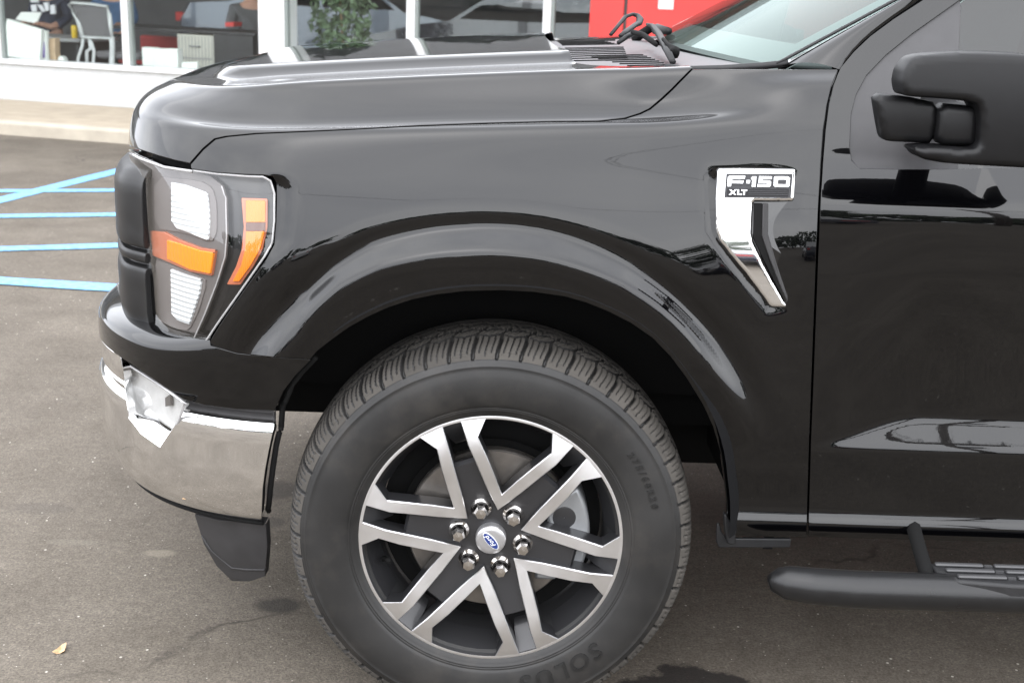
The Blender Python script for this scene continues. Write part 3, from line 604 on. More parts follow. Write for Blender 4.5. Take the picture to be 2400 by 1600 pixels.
# ================================================================== PICKUP TRUCK
T = empty('pickup_truck', (0, 1.015, 0)); tag(T, 'black pickup truck with chrome front bumper parked on the asphalt', 'pickup truck'); T.location = (0, 0, 0)
YC = 1.015                                                             # centre line of the truck
def zA(x): return 1.2385+.0565*x
def zB(x): return 1.3395+.074*x-.02*x*x
def oB(x): return .24-.07*sstep(.1, .62, x)
def section(x, f):
    """outline (inset, height) from rocker to hood; f=0 on the side, 1 at the nose"""
    g = float(sstep(.25, .58, x)); a, b = zA(x), zB(x); ob = float(oB(x)); b = b+.009*g
    s = np.array([(.055, .38), (.0405, .46), (.0390, .482), (.0470, .497), (.044, .60), (.040, .75), (.035, .90), (.036, .99), (.054, 1.085), (.080, 1.165), (.108, a), (.121, a+.010), (.156, a+.012), (.192, a+.040), (ob-.012, b-.014), (ob, b), (ob+.03, b+.001), (ob+.08, b-.001)])
    e = np.array([(.055, .38), (.0405, .46), (.0390, .482), (.0470, .497), (.044, .60), (.040, .75), (.037, .90), (.036, .99), (.044, 1.085), (.066, 1.165), (.088, a), (.098, a+.022), (.110, a+.045), (.131, a+.077), (ob-.010, b-.016), (ob, b), (ob+.03, b+.001), (ob+.08, b-.001)])
    n = np.array([(.060, .38), (.050, .46), (.049, .482), (.048, .497), (.043, .60), (.038, .75), (.034, .90), (.028, .99), (.020, 1.085), (.020, 1.15), (.034, 1.20), (.048, 1.225), (.072, 1.245), (.108, 1.262), (.16, 1.277), (.20, 1.286), (.26, 1.290), (.33, 1.292)])
    return (s*(1-g)+e*g)*(1-f)+n*f
X0, CA, CB, CN = -.38, .455, .55, 2.05
def plan(phi, o, a=CA, b=CB, n=CN, kx=.55):
    a_ = a-kx*o; b_ = b-o; c, s = math.cos(phi), math.sin(phi); r = (abs(s/a_)**n+abs(c/b_)**n)**(-1/n); return X0-r*s, b-r*c
NSEG = [4, 4, 4, 6, 22, 24, 22, 24, 20, 14, 8, 8, 8, 8, 8, 5, 5]
def sec_dense(x, f): return cspline(section(x, f), NSEG)
us = list(np.arange(1.0, .66, -.02))+list(np.arange(.66, X0+.001, -.0052))
cols = []
for x in us: q = sec_dense(x, 0.); cols.append(np.stack([np.full(len(q), x), q[:, 0], q[:, 1]], 1))
nphi = 74
for k in range(1, nphi+1):
    ph = math.pi/2*k/nphi; f = float(sstep(R_(8), R_(70), ph)); q = sec_dense(X0-.35*math.sin(ph), f)
    cols.append(np.array([(*plan(ph, o), z) for o, z in q]))
last = cols[-1]
for k in range(1, 17):
    t = k/16; c = last.copy(); c[:, 1] = CB+(YC-CB)*t; c[:, 0] = last[:, 0]-.025*math.sin(math.pi/2*t); cols.append(c)
P = np.array(cols)                                                     # (nu, nv, 3)
# --- wheel-arch flare
def flare(P):
    x, y, z = P[..., 0], P[..., 1], P[..., 2]; r = np.hypot(x, z-.419); an = np.degrees(np.arctan2(z-.419, x))
    rc = np.interp(an, [20, 42, 50, 58, 67, 75, 83, 90, 97, 105, 112, 120, 130, 145], [.556, .571, .580, .590, .598, .600, .603, .604, .605, .609, .613, .608, .588, .570])
    d = r-rc
    tx = np.arange(-.2, .12, .0008); ty = np.interp(tx, [-.2, -.115, -.06, -.022, -.010, .004, .016, .026, .036, .06], [.018, .010, .000, -.006, -.005, .010, .030, .046, .053, .053]) if False else np.interp(tx, [-.2, -.085, -.03, -.002, .005, .030, .036, .06], [.030, .018, .012, .010, .014, .046, .052, .056]); kr = np.exp(-.5*(np.arange(-18, 19)/4.6)**2); kr /= kr.sum(); ty = np.convolve(np.pad(ty, 18, mode='edge'), kr, mode='valid')
    ff = np.interp(d, tx, ty)
    aw = sstep(22, 48, an)*(1-sstep(136, 158, an))*(z > .419)
    dl = np.interp(d, [0, .028, .038, .048, .066, .09], [0, .004, .009, .008, .002, 0])*aw; y = y+dl
    w = (1-sstep(.024, .042, d))*aw
    w2 = (1-sstep(.03, .10, d))*(z > .3)*sstep(-20, 20, an)*(1-sstep(22, 48, an)); 
    y2 = y*(1-w)+ff*w
    return y2
k0 = slice(0, len(us)+24)
yy = flare(P[k0]); 
# --- recess round the fender vent/badge
def px_xz(pts, Y): return [(q[0], q[2]) for q in (onY(a, b, Y) for a, b in pts)]
VREC = px_xz([(1662, 398), (1925, 394), (1925, 742), (1895, 740), (1785, 738), (1652, 545), (1652, 402)], .05)
def seg_dist(x, z, poly, skip=()):
    d = np.full(x.shape, 9.)
    for i in range(len(poly)):
        if i in skip: continue
        a = np.array(poly[i]); b = np.array(poly[(i+1) % len(poly)]); e = b-a; t = np.clip(((x-a[0])*e[0]+(z-a[1])*e[1])/(e@e), 0, 1); d = np.minimum(d, np.hypot(x-a[0]-e[0]*t, z-a[1]-e[1]*t))
    return d
xx, zz = P[k0][..., 0], P[k0][..., 2]
ins = in_poly(xx, zz, VREC); dd = seg_dist(xx, zz, VREC, skip=(1,))
fade = 1-sstep(.46, .598, xx)
yy = yy+np.where(ins, sstep(0, .026, dd)*.010*fade, 0)
P[k0][..., 1] = yy
# --- recess behind the headlight
HREC = px_xz(crop(200, 250, 2.6133, [(1120, 408), (1210, 412), (1268, 480), (1278, 560), (1275, 700), (1262, 800), (1130, 960), (1010, 1120), (880, 1300), (790, 1420), (740, 1400), (900, 1150), (1100, 880), (1140, 600), (1130, 450)]), .09)
k1 = slice(len(us)-30, len(us)+nphi//2)
x_, z_ = P[k1][..., 0], P[k1][..., 2]; i_ = in_poly(x_, z_, HREC); d_ = seg_dist(x_, z_, HREC)
P[k1][..., 1] += np.where(i_, sstep(0, .014, d_)*.014, 0)
def smooth(P, it=1):
    for _ in range(it):
        Q = P.copy(); Q[1:-1] += .25*(P[:-2]-2*P[1:-1]+P[2:])
        P = Q.copy(); P[:, 1:-1] += .25*(Q[:, :-2]-2*Q[:, 1:-1]+Q[:, 2:])
    return P
P = smooth(P, 2)
SK = Surf(P)
ARCH = [(an, r) for an, r in zip([131, 126, 122.6, 118, 113.4, 108, 103.2, 97, 89.8, 83, 76.5, 72, 67, 62, 56.5, 51, 44.8, 38, 32.3, 26, 19.4, 14, 8.3, 3], [.530, .531, .533, .534, .535, .535, .534, .533, .533, .536, .540, .541, .541, .541, .539, .532, .523, .515, .508, .499, .488, .483, .478, .474])]
arch_px = [tuple(proj([r*math.cos(R_(a)), .008, .419+r*math.sin(R_(a))])) for a, r in ARCH]
seam = [(445.6, 384), (475, 350), (503, 326), (530, 320), (600, 313), (800, 304), (983, 294.5), (1150, 288.5), (1289, 285), (1404, 284), (1465, 277), (1500, 266), (1523, 255), (1550, 233), (1574, 211), (1622, 161.6)]
fender = [(490, 808), (555, 826), (640, 835), (727, 840)]+[p for p in arch_px if p[1] < 845 or p[0] > 1300]+[(1703, 1255), (1889, 1257), (1895, 1034), (1900, 900), (1911, 600), (1918, 459), (1922, 383), (1928, 306), (1936, 245), (1947, 199), (1962, 164), (1800, 164), (1627, 164)]
fender += [(a+2.2, b+2.2) for a, b in seam[::-1]]
fender += crop(200, 250, 2.6133, [(650, 377), (800, 400), (980, 411), (1090, 414), (1150, 425), (1176, 470), (1177, 560), (1174, 700), (1160, 845), (1112, 935), (1012, 1073), (912, 1213), (822, 1343), (775, 1420)])
SK.panel('fender', fender, PAINT, T)
# --- hood
le = [SK.inv(*p) for p in [(445, 381), (410, 374), (374, 364), (340, 353), (306, 342)]]
jle = le[-1][1]; nU, nV = SK.nu-1, SK.nv-1
iH = SK.inv(1614, 163)
L = [SK.inv(*p) for p in resample([(a-2.2, b-2.2) for a, b in seam], 9)]
L += [tuple(np.array(L[-1])+(np.array([iH[0], nV])-np.array(L[-1]))*k/8) for k in range(1, 8)]
rowi = np.arange(math.ceil(iH[0]), nU+1)
L += [(iH[0], float(nV))]+[(float(i), float(nV)) for i in rowi[1:]]
L += [(float(nU), j) for j in np.arange(nV-1, jle, -1)]
L += [(float(i), jle) for i in np.arange(nU, le[-1][0]+1, -1)]
L += le[::-1]
V, F, N = SK.cut(L, flange=.010)
def H(x, y):
    t = np.abs(y-YC); ob = oB(x); base = zB(x)-.002
    crown = .012*(1-(t/.73)**2); dome = .024*(1-sstep(.530, .575, t))*sstep(-.74, -.60, x)
    rim = .004*(1-sstep(.60, .66, t))
    return base+(crown+dome)*sstep(.0, .05, np.maximum(.73-t, 0)*np.ones_like(x))
# hood top: a height field bounded by the upper row of the flank and the rear edge
near = [SK.samp((i, nV-1e-4)) for i in rowi]
rear = cspline([(near[0][0], near[0][1]), (.24, .335), (.165, .40), (.125, .52), (.105, .75), (.10, YC)], 6)
half = [(p[0], p[1]) for p in near[1:]]
poly = [tuple(p) for p in rear[::-1]]+half                              # centre-rear -> near corner -> nose centre
full = poly+[(x, 2*YC-y) for x, y in poly[::-1][1:-1]]
def heightfield(poly, fn, step, flange=.0):
    pl = [tuple(p) for p in poly]; xs = np.arange(min(p[0] for p in pl), max(p[0] for p in pl), step); ys = np.arange(min(p[1] for p in pl), max(p[1] for p in pl), step)
    X, Y = np.meshgrid(xs, ys, indexing='ij'); i = in_poly(X, Y, pl); c = np.stack([X[i], Y[i]], 1); b = np.array(pl)
    kp = np.array([np.hypot(*(b-q).T).min() > step*.45 for q in c]) if len(c) else np.array([], bool); c = c[kp]
    pts = [Vector((float(a), float(d))) for a, d in list(pl)+[tuple(q) for q in c]]
    vo, _, fo, *_ = delaunay_2d_cdt(pts, [(k, (k+1) % len(pl)) for k in range(len(pl))], [], 1, 1e-5)
    v = np.array([tuple(q) for q in vo]); e = .002; z = fn(v[:, 0], v[:, 1]); gx = (fn(v[:, 0]+e, v[:, 1])-fn(v[:, 0]-e, v[:, 1]))/(2*e); gy = (fn(v[:, 0], v[:, 1]+e)-fn(v[:, 0], v[:, 1]-e))/(2*e)
    n = np.stack([-gx, -gy, np.ones(len(v))], 1); n /= np.linalg.norm(n, axis=1, keepdims=True)
    Fx = [tuple(f) for f in fo]; Vx = np.stack([v[:, 0], v[:, 1], z], 1)
    Fx = [f if np.cross(Vx[f[1]]-Vx[f[0]], Vx[f[2]]-Vx[f[0]])[2] > 0 else f[::-1] for f in Fx]
    return list(Vx), Fx, list(n)
# the rim of the top blends exactly into the flank row
nearA = np.array(near)
def Htop(x, y):
    h = H(x, y); t = np.minimum(y, 2*YC-y); zr = np.interp(-x, -nearA[:, 0], nearA[:, 2]); yr = np.interp(-x, -nearA[:, 0], nearA[:, 1])
    return zr+(h-zr)*sstep(0, .10, t-yr)
V2, F2, N2 = heightfield(full, Htop, .018)
n0 = len(V); hV = V+V2; hF = F+[tuple(i+n0 for i in f) for f in F2]; hN = N+N2
n0 = len(hV); hV += [np.array([v[0], 2*YC-v[1], v[2]]) for v in V]; hN += [np.array([n[0], -n[1], n[2]]) for n in N]; hF += [tuple(i+n0 for i in f[::-1]) for f in F]
meshobj('hood', hV, hF, PAINT, T, normals=hN)
# --- dark inner structure behind the gaps
IN = SK.offset(.05)
L = [(i, j) for i, j in [(30, 20), (30, nV-2)]]
pi = np.arange(2, nU, 3); 
Lr = [(float(i), float(nV-12)) for i in pi]; jl = [float(max(6, SK.nv*.30))]*len(pi)
Vx = []; Fx = []
ii = list(range(18, nU+1, 4)); jj = list(range(0, nV-22, 4))
PI = IN.P
for a, i in enumerate(ii):
    for b, j in enumerate(jj): Vx.append(PI[i, j])
for a in range(len(ii)-1):
    for b in range(len(jj)-1):
        c = (PI[ii[a], jj[b]]+PI[ii[a+1], jj[b+1]])/2
        if c[0] > .60 or (c[0] < -.28 and c[2] < .82) or math.hypot(c[0], c[2]-.419) < .57 or (c[2] < .62 and -.6 < c[0] < .5) or (c[0] < -.40 and c[2] < .72): continue
        n = len(jj); Fx.append((a*n+b, a*n+b+1, (a+1)*n+b+1, (a+1)*n+b))
meshobj('inner_structure', Vx, Fx, RUBBERBLK, T)
# ------------------------------------------------------------------ door and cab side
def door_profile(x, z):
    base = np.interp(z, [.40, .455, .482, .494, .505, .62, .72, .90, 1.0, 1.10, 1.128, 1.142, 1.165, 1.20, 1.215, 1.30, 1.50, 1.95], [.075, .040, .037, .046, .048, .047, .046, .042, .041, .043, .046, .052, .068, .092, .102, .146, .240, .44])
    g = sstep(.62, .86, x); zb_ = .642; hh = .056*g+.004; q = np.clip((z-zb_)/hh, 0, 1); top = zb_+hh
    dep = .026*g; dec = 1-sstep(top, 1.12, z)
    return base+dep*q*dec-.004*g*np.exp(-((z-.64)/.02)**2)*0
xs = np.concatenate([np.arange(.42, 1.35, .009), np.arange(1.35, 2.75, .05)]); zs = np.concatenate([np.arange(.40, 1.25, .0048), np.arange(1.25, 1.96, .012)])
X, Z = np.meshgrid(xs, zs, indexing='ij'); Pd = np.stack([X, door_profile(X, Z), Z], 2); Pd = smooth(Pd, 2); Pd = Pd
DS = Surf(Pd); nDu, nDv = DS.nu-1, DS.nv-1
def dij(x, z): return ('ij', float(np.interp(x, xs, np.arange(len(xs)))), float(np.interp(z, zs, np.arange(len(zs)))))
gapR = [(1896, 1257), (1902, 1034), (1907.5, 900), (1919, 600), (1926, 459), (1930, 383), (1936, 306), (1944, 245), (1955, 199), (1972, 159), (2003, 122), (2041, 86), (2095, 46), (2166, 0)]
win = crop(1800, 0, 2.6133, [(1170, 0), (880, 205), (720, 335), (600, 460), (535, 580), (505, 700), (497, 900), (510, 985), (560, 1035), (740, 1040), (1080, 1040)])
XR = 1.72                                                               # rear edge of the front door
wx = [DS.inv(*p) for p in resample([p for p in win], 9)]
wtop = np.array(wx[0]); d1 = [tuple(p) for p in resample([wx[0], dij(1.03, 1.62)[1:], dij(1.30, 1.80)[1:], dij(1.62, 1.84)[1:], dij(1.66, 1.80)[1:], dij(1.66, 1.225)[1:], wx[-1]], 1.5)]
winl = [tuple(p) for p in wx]+[tuple(p) for p in d1[::-1][1:-1]]
L = DS.outline(gapR+[dij(1.02, 1.68), dij(1.28, 1.87), dij(1.62, 1.90), dij(XR, 1.86), dij(XR, .455)], 9)
V, F, N = DS.cut(L, holes=[winl]); door = meshobj('front_door', V, F, PAINT, T, normals=N)
# mirror sail (black gloss) and side glass
sail = crop(1800, 0, 2.6133, [(1170, 0), (880, 208), (722, 338), (604, 462), (540, 580), (510, 700), (502, 900), (515, 980), (560, 1030), (740, 1036), (1080, 1036), (1162, 1036), (1166, 300), (1178, 30)])
D2s = DS.offset(.006); D2s.panel('mirror_sail', sail, mat('sail_plastic', (.035, .034, .036), .42, noise=(30, .1)), door, flange=.01)
GLS = glass('side_glass', (.10, .115, .115), dens=1.3)
gl = crop(1800, 0, 2.6133, [(1178, 20), (1168, 300), (1164, 1030)])
L = DS.outline(gl+[dij(1.66, 1.225), dij(1.66, 1.80), dij(1.30, 1.80), dij(1.03, 1.62)], 12); D3s = DS.offset(.012); V, F, N = D3s.cut(L, flange=.004); meshobj('side_window', V, F, GLS, door, normals=N)
# chrome-free belt strip under the glass
belt = crop(1800, 0, 2.6133, [(565, 1028), (760, 985), (1090, 995), (1568, 1012)])
# A-pillar and windshield
TILT = .56
def wsx(y): return .545-.15*(1-((y-YC)/.80)**2)
def ws_pt(y, t): x0 = wsx(y); return np.array([x0+t*math.cos(math.atan(TILT)), y+(-1 if y > YC else 1)*0*t, 1.372+.018*(1-((y-YC)/.8)**2)+t*math.sin(math.atan(TILT))-.02*t*t])
ny, ntt = 46, 36
PWs = np.array([[ws_pt(.235+.085*t_+(2*(YC-.235-.085*t_))*v, 1.12*t_) for t_ in np.linspace(0, 1, ntt)] for v in np.linspace(0, 1, ny)])
V = PWs.reshape(-1, 3); F = [(a*ntt+b, a*ntt+b+1, (a+1)*ntt+b+1, (a+1)*ntt+b) for a in range(ny-1) for b in range(ntt-1)]
WSG = glass('windshield_glass', (.50, .60, .57), dens=.72, gcol=(.86, 1.0, .97))
ws = meshobj('windshield', V, F, WSG, T)
frit = mat('black_frit', (.012, .012, .013), .35)
V = []; F = []
def frit_strip(name, rows):
    n = len(rows[0]); V = [p for r in rows for p in r]; F = [(a*n+b, a*n+b+1, (a+1)*n+b+1, (a+1)*n+b) for a in range(len(rows)-1) for b in range(n-1)]; meshobj(name, V, F, frit, ws)
dn = np.array([.008, 0, -.012])
frit_strip('frit_band', [[PWs[a, 0]*(1-q)+PWs[a, 2]*q+dn for a in range(ny)] for q in (0, .5, 1., 1.5)])
frit_strip('frit_band', [[PWs[0, b]*(1-q)+PWs[3, b]*q+dn for b in range(ntt)] for q in (0, .5, 1.)])
frit_strip('frit_band', [[PWs[ny-1, b]*(1-q)+PWs[ny-4, b]*q+dn for b in range(ntt)] for q in (0, .5, 1.)])
# A-pillar: loft from windshield edge to the door gap
gl3 = [DS.samp(DS.inv(*p)) for p in resample([(1967, 163), (1995, 124), (2034, 86), (2088, 46), (2158, 0)], 9)]
ge = [np.array(p) for p in gl3]; ext = [DS.samp(np.array(dij(a, b)[1:])) for a, b in ((1.01, 1.69), (1.27, 1.885), (1.45, 1.91))]; ge += ext
def along(pts, n):
    pts = np.array(pts); d = np.r_[0, np.cumsum(np.linalg.norm(np.diff(pts, axis=0), axis=1))]; t = np.linspace(0, d[-1], n); return np.stack([np.interp(t, d, pts[:, k]) for k in range(3)], 1)
A = along(ge, 40); Bq = along([PWs[0, b] for b in range(ntt)], 40)
rows = []
for q in np.linspace(0, 1, 9):
    bul = math.sin(math.pi*q)*.016; rows.append(A*(1-q)+Bq*q+np.array([-.0, -1, .9])*bul*.7)
rows.insert(0, A+np.array([.004, .02, 0])); rows.append(Bq+np.array([.0, .0, -.015]))
V = [p for r in rows for p in r]; n = 40; F = [(a*n+b, a*n+b+1, (a+1)*n+b+1, (a+1)*n+b) for a in range(len(rows)-1) for b in range(n-1)]
apil = MB().add(V, F).build('a_pillar', PAINT, T)
ml = MB().tube([p+np.array([-.004, -.002, .004]) for p in Bq], .0035, 6).build('windshield_moulding', PLASTIC, apil)
MB().tube([p+np.array([.012, .035, -.004]) for p in A], .022, 8).build('pillar_seal', RUBBERBLK, apil)
# roof, rest of the cab and bed (outside the frame)
mb = MB(); prof = [(1.42, 1.90), (1.6, 1.935), (2.1, 1.95), (2.75, 1.94), (3.25, 1.90)]
rv = []
for x, z in prof:
    for t in np.linspace(-1, 1, 15): rv.append((x, YC+t*.66, z+.035*(1-t**4)))
mb.add(rv, [(a*15+b, a*15+b+1, (a+1)*15+b+1, (a+1)*15+b) for a in range(4) for b in range(14)]).build('roof', PAINT, T)
L = DS.outline([dij(XR+.008, .455), dij(XR+.008, 1.86), dij(2.68, 1.86), dij(2.74, 1.25), dij(2.74, .455)]); V, F, N = DS.cut(L); rdoor = meshobj('rear_door', V, F, PAINT, T, normals=N)
mb = MB(); mb.box((2.76, .05, .50), (4.95, .10, 1.30)); mb.box((2.76, .10, .70), (2.80, 1.93, 1.30)); mb.box((4.9, .10, .55), (4.95, 1.93, 1.30)); mb.box((2.80, .10, .70), (4.9, 1.93, .75)); mb.box((2.76, 1.93, .50), (4.95, 1.98, 1.30)); mb.build('cargo_bed', PAINT, T, bevel=(.02, 3))
mb = MB(); mb.box((2.75, .42, 1.25), (2.79, 1.61, 1.93)); mb.build('cab_back', PAINT, T, bevel=(.01, 2))
# dash and seats inside, firewall, underbody
INTM = mat('cabin_plastic', (.03, .03, .032), .7, noise=(20, .2))
MB().box((.52, .30, 1.05), (.98, 1.73, 1.37)).build('dashboard', INTM, T, bevel=(.03, 3))
for y in (.52, 1.25):
    st = MB().box((1.35, y-.02, .85), (1.90, y+.46, 1.0)).build('seat', INTM, T, bevel=(.05, 3)); MB().box((1.82, y-.02, 1.0), (1.98, y+.46, 1.62)).build('seat_back', INTM, st, bevel=(.05, 3)); MB().box((1.86, y+.10, 1.64), (1.96, y+.34, 1.82)).build('headrest', INTM, st, bevel=(.03, 3))
mb = MB(); mb.box((-.30, .56, .40), (4.9, 1.47, .72)); mb.box((.56, .16, .44), (2.7, 1.87, .62)); mb.box((-.62, .42, .62), (.5, 1.61, 1.16)); mb.build('underbody', RUBBERBLK, T, smooth=False)
# ------------------------------------------------------------------ cowl, wipers
def cowl_z(x, y):
    t = 1-((y-YC)/.8)**2; return 1.342+.016*t+.03*sstep(.1, .5, x)*0+(x-.12)*.055+.012*sstep(.60, .72, np.abs(y-YC))*0
bk = [(wsx(y)-.004, y) for y in np.linspace(YC, .245, 24)]
fr = [(float(x)-.012, float(y)) for x, y in rear]
poly = [bk[k] for k in range(len(bk))]+fr
full = poly+[(x, 2*YC-y) for x, y in poly[::-1][1:-1]]
V, F, N = heightfield(full, cowl_z, .03); cowl = meshobj('cowl_panel', V, F, mat('cowl_plastic', (.075, .07, .075), .42, noise=(12, .12), bump=(500, .2, .0008)), T, normals=N)
for sgn in (1, -1):
    for k in range(16):
        if k < 9: y = .50+.062*k; x0, x1 = .145, .265+.004*k
        else: y = .36+.045*(k-9); x0, x1 = .25-.012*(k-9), .335-.004*(k-9)
        if abs(y-YC) < .03: continue
        y = y if sgn > 0 else 2*YC-y
        zz = [float(cowl_z(np.array(x), np.array(y))) for x in (x0, x1)]
        MB().add([(x0, y-.004, zz[0]-.004), (x1, y-.004, zz[1]-.004), (x1, y+.004, zz[1]-.004), (x0, y+.004, zz[0]-.004), (x0, y-.004, zz[0]+.002), (x1, y-.004, zz[1]+.002), (x1, y+.004, zz[1]+.002), (x0, y+.004, zz[0]+.002)], [(0, 1, 2, 3), (4, 5, 6, 7), (0, 1, 5, 4), (1, 2, 6, 5), (2, 3, 7, 6), (3, 0, 4, 7)]).build('vent_slot', RUBBERBLK, cowl, smooth=False)
def wspt(v, t): return PWs[int(round(v*(ny-1))), int(round(t*(ntt-1)))]
WIP = mat('wiper_black', (.012, .012, .0125), .5, spec=.3)
WZ = crop(1360, 0, 7.84, [])
def wpt(x, y, Y): return onY(*crop(1360, 0, 7.84, [(x, y)])[0], Y)
# driver-side wiper: blade lying along the base of the glass, arm with a hooked head
w1 = MB().tube([wpt(1700, 1140, .33), wpt(1560, 850, .50), wpt(1440, 620, .66), wpt(1330, 480, .80), wpt(1230, 450, .95)], [0.0072, 0.0094, 0.0086, 0.0072, 0.0043], 8, flat=.8).build('wiper', WIP, T)
MB().tube([wpt(960, 590, .62), wpt(1150, 640, .58), wpt(1290, 740, .53), wpt(1400, 830, .49)], [0.0058, 0.0065, 0.0065, 0.0050], 8).build('wiper_arm', RUBBERBLK, w1)
MB().tube([wpt(700, 790, .60), wpt(850, 680, .62), wpt(990, 600, .64)], [0.0050, 0.0060, 0.0060], 8).build('washer_hose', WIP, w1)
MB().tube([wpt(1720, 1000, .42), wpt(1740, 940, .43), wpt(1640, 850, .46), wpt(1520, 720, .5)], [0.0120, 0.0110, 0.0050, 0.0040], 8).build('wiper_pivot', RUBBERBLK, w1)
MB().tube([wpt(560, 640, .80), wpt(700, 470, .84), wpt(830, 310, .88), wpt(960, 265, .9), wpt(1060, 290, .9), wpt(1100, 360, .88), wpt(1080, 430, .86), wpt(1000, 470, .8), wpt(820, 600, .72), wpt(740, 660, .7)], [0.0050, 0.0054, 0.0058, 0.0058, 0.0072, 0.0094, 0.0086, 0.0072, 0.0072, 0.0058], 8, flat=.8).build('wiper_linkage', WIP, w1)
w2 = MB().tube([(.42, 1.35, 1.40), (.40, 1.15, 1.41), (.41, .98, 1.41)], [.012, .014, .01], 8).build('wiper', WIP, T)
MB().tube([(.37, 1.40, 1.375), (.40, 1.28, 1.41)], [.014, .012], 8).build('wiper_arm', RUBBERBLK, w2)
# gasket along the foot of the windshield on the driver side
MB().tube([onY(a*K, b*K, Y) for a, b, Y in [(1530, 155, .30), (1580, 160, .27), (1660, 158, .25), (1750, 152, .24), (1810, 146, .235)]], .008, 6).build('cowl_seal', PLASTIC, cowl)
# ------------------------------------------------------------------ door mirror
MZ = lambda l: crop(1800, 0, 2.6133, l)
MPL = mat('mirror_plastic', (.006, .006, .0066), .40, spec=.28, noise=(40, .1), bump=(1200, .2, .0004))
def rounded(pts, rad=.0, it=2):
    P_ = [np.array(p, float) for p in pts]
    for _ in range(it):
        Q = []
        for a, b in zip(P_, P_[1:]+P_[:1]): Q += [a*.82+b*.18, a*.18+b*.82]
        P_ = Q
    return [tuple(p) for p in P_]
def xz_at(pts, Y): return [(q[0], q[2]) for q in (onY(a, b, Y) for a, b in pts)]
def pillow(name, pts, y0, y1, rad, M, parent, crown=.0, step=.007, base=None):
    """body with outline pts (x,z), outer face at y0 rounded over rad, sides back to y1"""
    pl = [tuple(p) for p in pts]; zc = np.mean([p[1] for p in pl]); hz = max(p[1] for p in pl)-min(p[1] for p in pl)
    def fn(x, z):
        x = np.asarray(x, float); z = np.asarray(z, float); d = seg_dist(x, z, pl); d = np.minimum(d, rad); return (y0 if base is None else base(z))+rad-np.sqrt(np.maximum(rad**2-(rad-d)**2, 0))+crown*((z-zc)/hz)**2
    V, F, N = heightfield(pl, fn, step); V = [np.array([v[0], v[2], v[1]]) for v in V]
    cnt = {}
    for f in F:
        for a, b in zip(f, f[1:]+f[:1]): cnt[(a, b)] = 1
    bd = [e for e in cnt if (e[1], e[0]) not in cnt]; mp = {}
    for a, b in bd:
        for q in (a, b):
            if q not in mp: mp[q] = len(V); V.append(np.array([V[q][0], y1 if base is None else float(base(V[q][2]))+y1, V[q][2]]))
    F = F+[(b, a, mp[a], mp[b]) for a, b in bd]
    o = MB().add(V, F).build(name, M, parent, smooth=True, sharp=75); return o
cap = xz_at(resample(rounded(MZ([(822, 565), (812, 500), (830, 425), (885, 355), (960, 335), (1250, 318), (1600, 330), (1900, 400), (1960, 560), (1940, 900), (1850, 1040), (1568, 1030), (1100, 1004), (940, 975), (880, 905), (1000, 897), (1255, 912), (1292, 880), (1292, 690), (1265, 625), (1050, 603), (840, 590)]), it=2), 8), -.115)
mir = pillow('door_mirror', cap[:-1] if np.allclose(cap[0], cap[-1]) else cap, -.128, -.060, .010, MPL, T, crown=.035)
arm = xz_at(resample(rounded(MZ([(650, 575), (850, 590), (1045, 632), (1015, 880), (870, 872), (730, 866), (695, 842), (672, 720)]), it=1), 8), -.07)
pillow('mirror_arm', arm, -.08, -.045, .006, MPL, mir, crown=.02)
hinge = xz_at(resample(rounded(MZ([(1052, 634), (1270, 655), (1285, 690), (1270, 880), (1240, 890), (1030, 886)]), it=1), 8), -.09)
pillow('mirror_hinge', hinge, -.10, -.05, .006, MPL, mir, crown=.015)
ac = np.mean(np.array(arm), 0); MB().tube([(ac[0]+.12, -.07, ac[1]), (ac[0]+.12, .06, ac[1]), (ac[0]+.12, .14, ac[1]+.01)], [.034, .03, .034], 12, flat=.8).build('mirror_foot', MPL, mir)
mg = np.array(cap); MB().add([(mg[:, 0].max()-.004, -.17, 1.24), (mg[:, 0].max()-.004, .0, 1.24), (mg[:, 0].max()-.004, .0, 1.40), (mg[:, 0].max()-.004, -.17, 1.40)], [(0, 1, 2, 3)]).build('mirror_glass', CHROME, mir, smooth=False)
# ------------------------------------------------------------------ headlight
Z2 = lambda l: crop(200, 250, 2.6133, l)
LENS = [(262, 262), (330, 300), (480, 363), (650, 390), (800, 410), (980, 424), (1085, 428), (1135, 455), (1158, 530), (1157, 700), (1143, 832), (1092, 922), (1000, 1055), (900, 1195), (800, 1335), (735, 1430), (695, 1462), (650, 1470), (600, 1452), (520, 1402), (440, 1352), (395, 1322), (385, 1200), (375, 900), (370, 440), (330, 412), (278, 385), (262, 320)]
HOUS = mat('lamp_housing_grey', (.11, .10, .096), .42, noise=(6, .08)); HBLK = mat('lamp_black', (.006, .006, .007), .25)
CLEAR = glass('clear_lens', (.93, .93, .93), dens=1.25)
def ribbed(name, col, rough, sc, dirz=True, strength=.6, metal=0., emit=0.):
    M = mat(name, col, rough, metal=metal, coat=.4); N = M.node_tree; b = N.nodes['Principled BSDF']
    wv = N.nodes.new('ShaderNodeTexWave'); wv.bands_direction = 'Z' if dirz else 'X'; wv.inputs['Scale'].default_value = sc; t = N.nodes.new('ShaderNodeTexCoord'); N.links.new(t.outputs['Object'], wv.inputs['Vector'])
    bp = N.nodes.new('ShaderNodeBump'); bp.inputs['Strength'].default_value = strength; bp.inputs['Distance'].default_value = .003; N.links.new(wv.outputs['Fac'], bp.inputs['Height']); N.links.new(bp.outputs[0], b.inputs['Normal'])
    return M
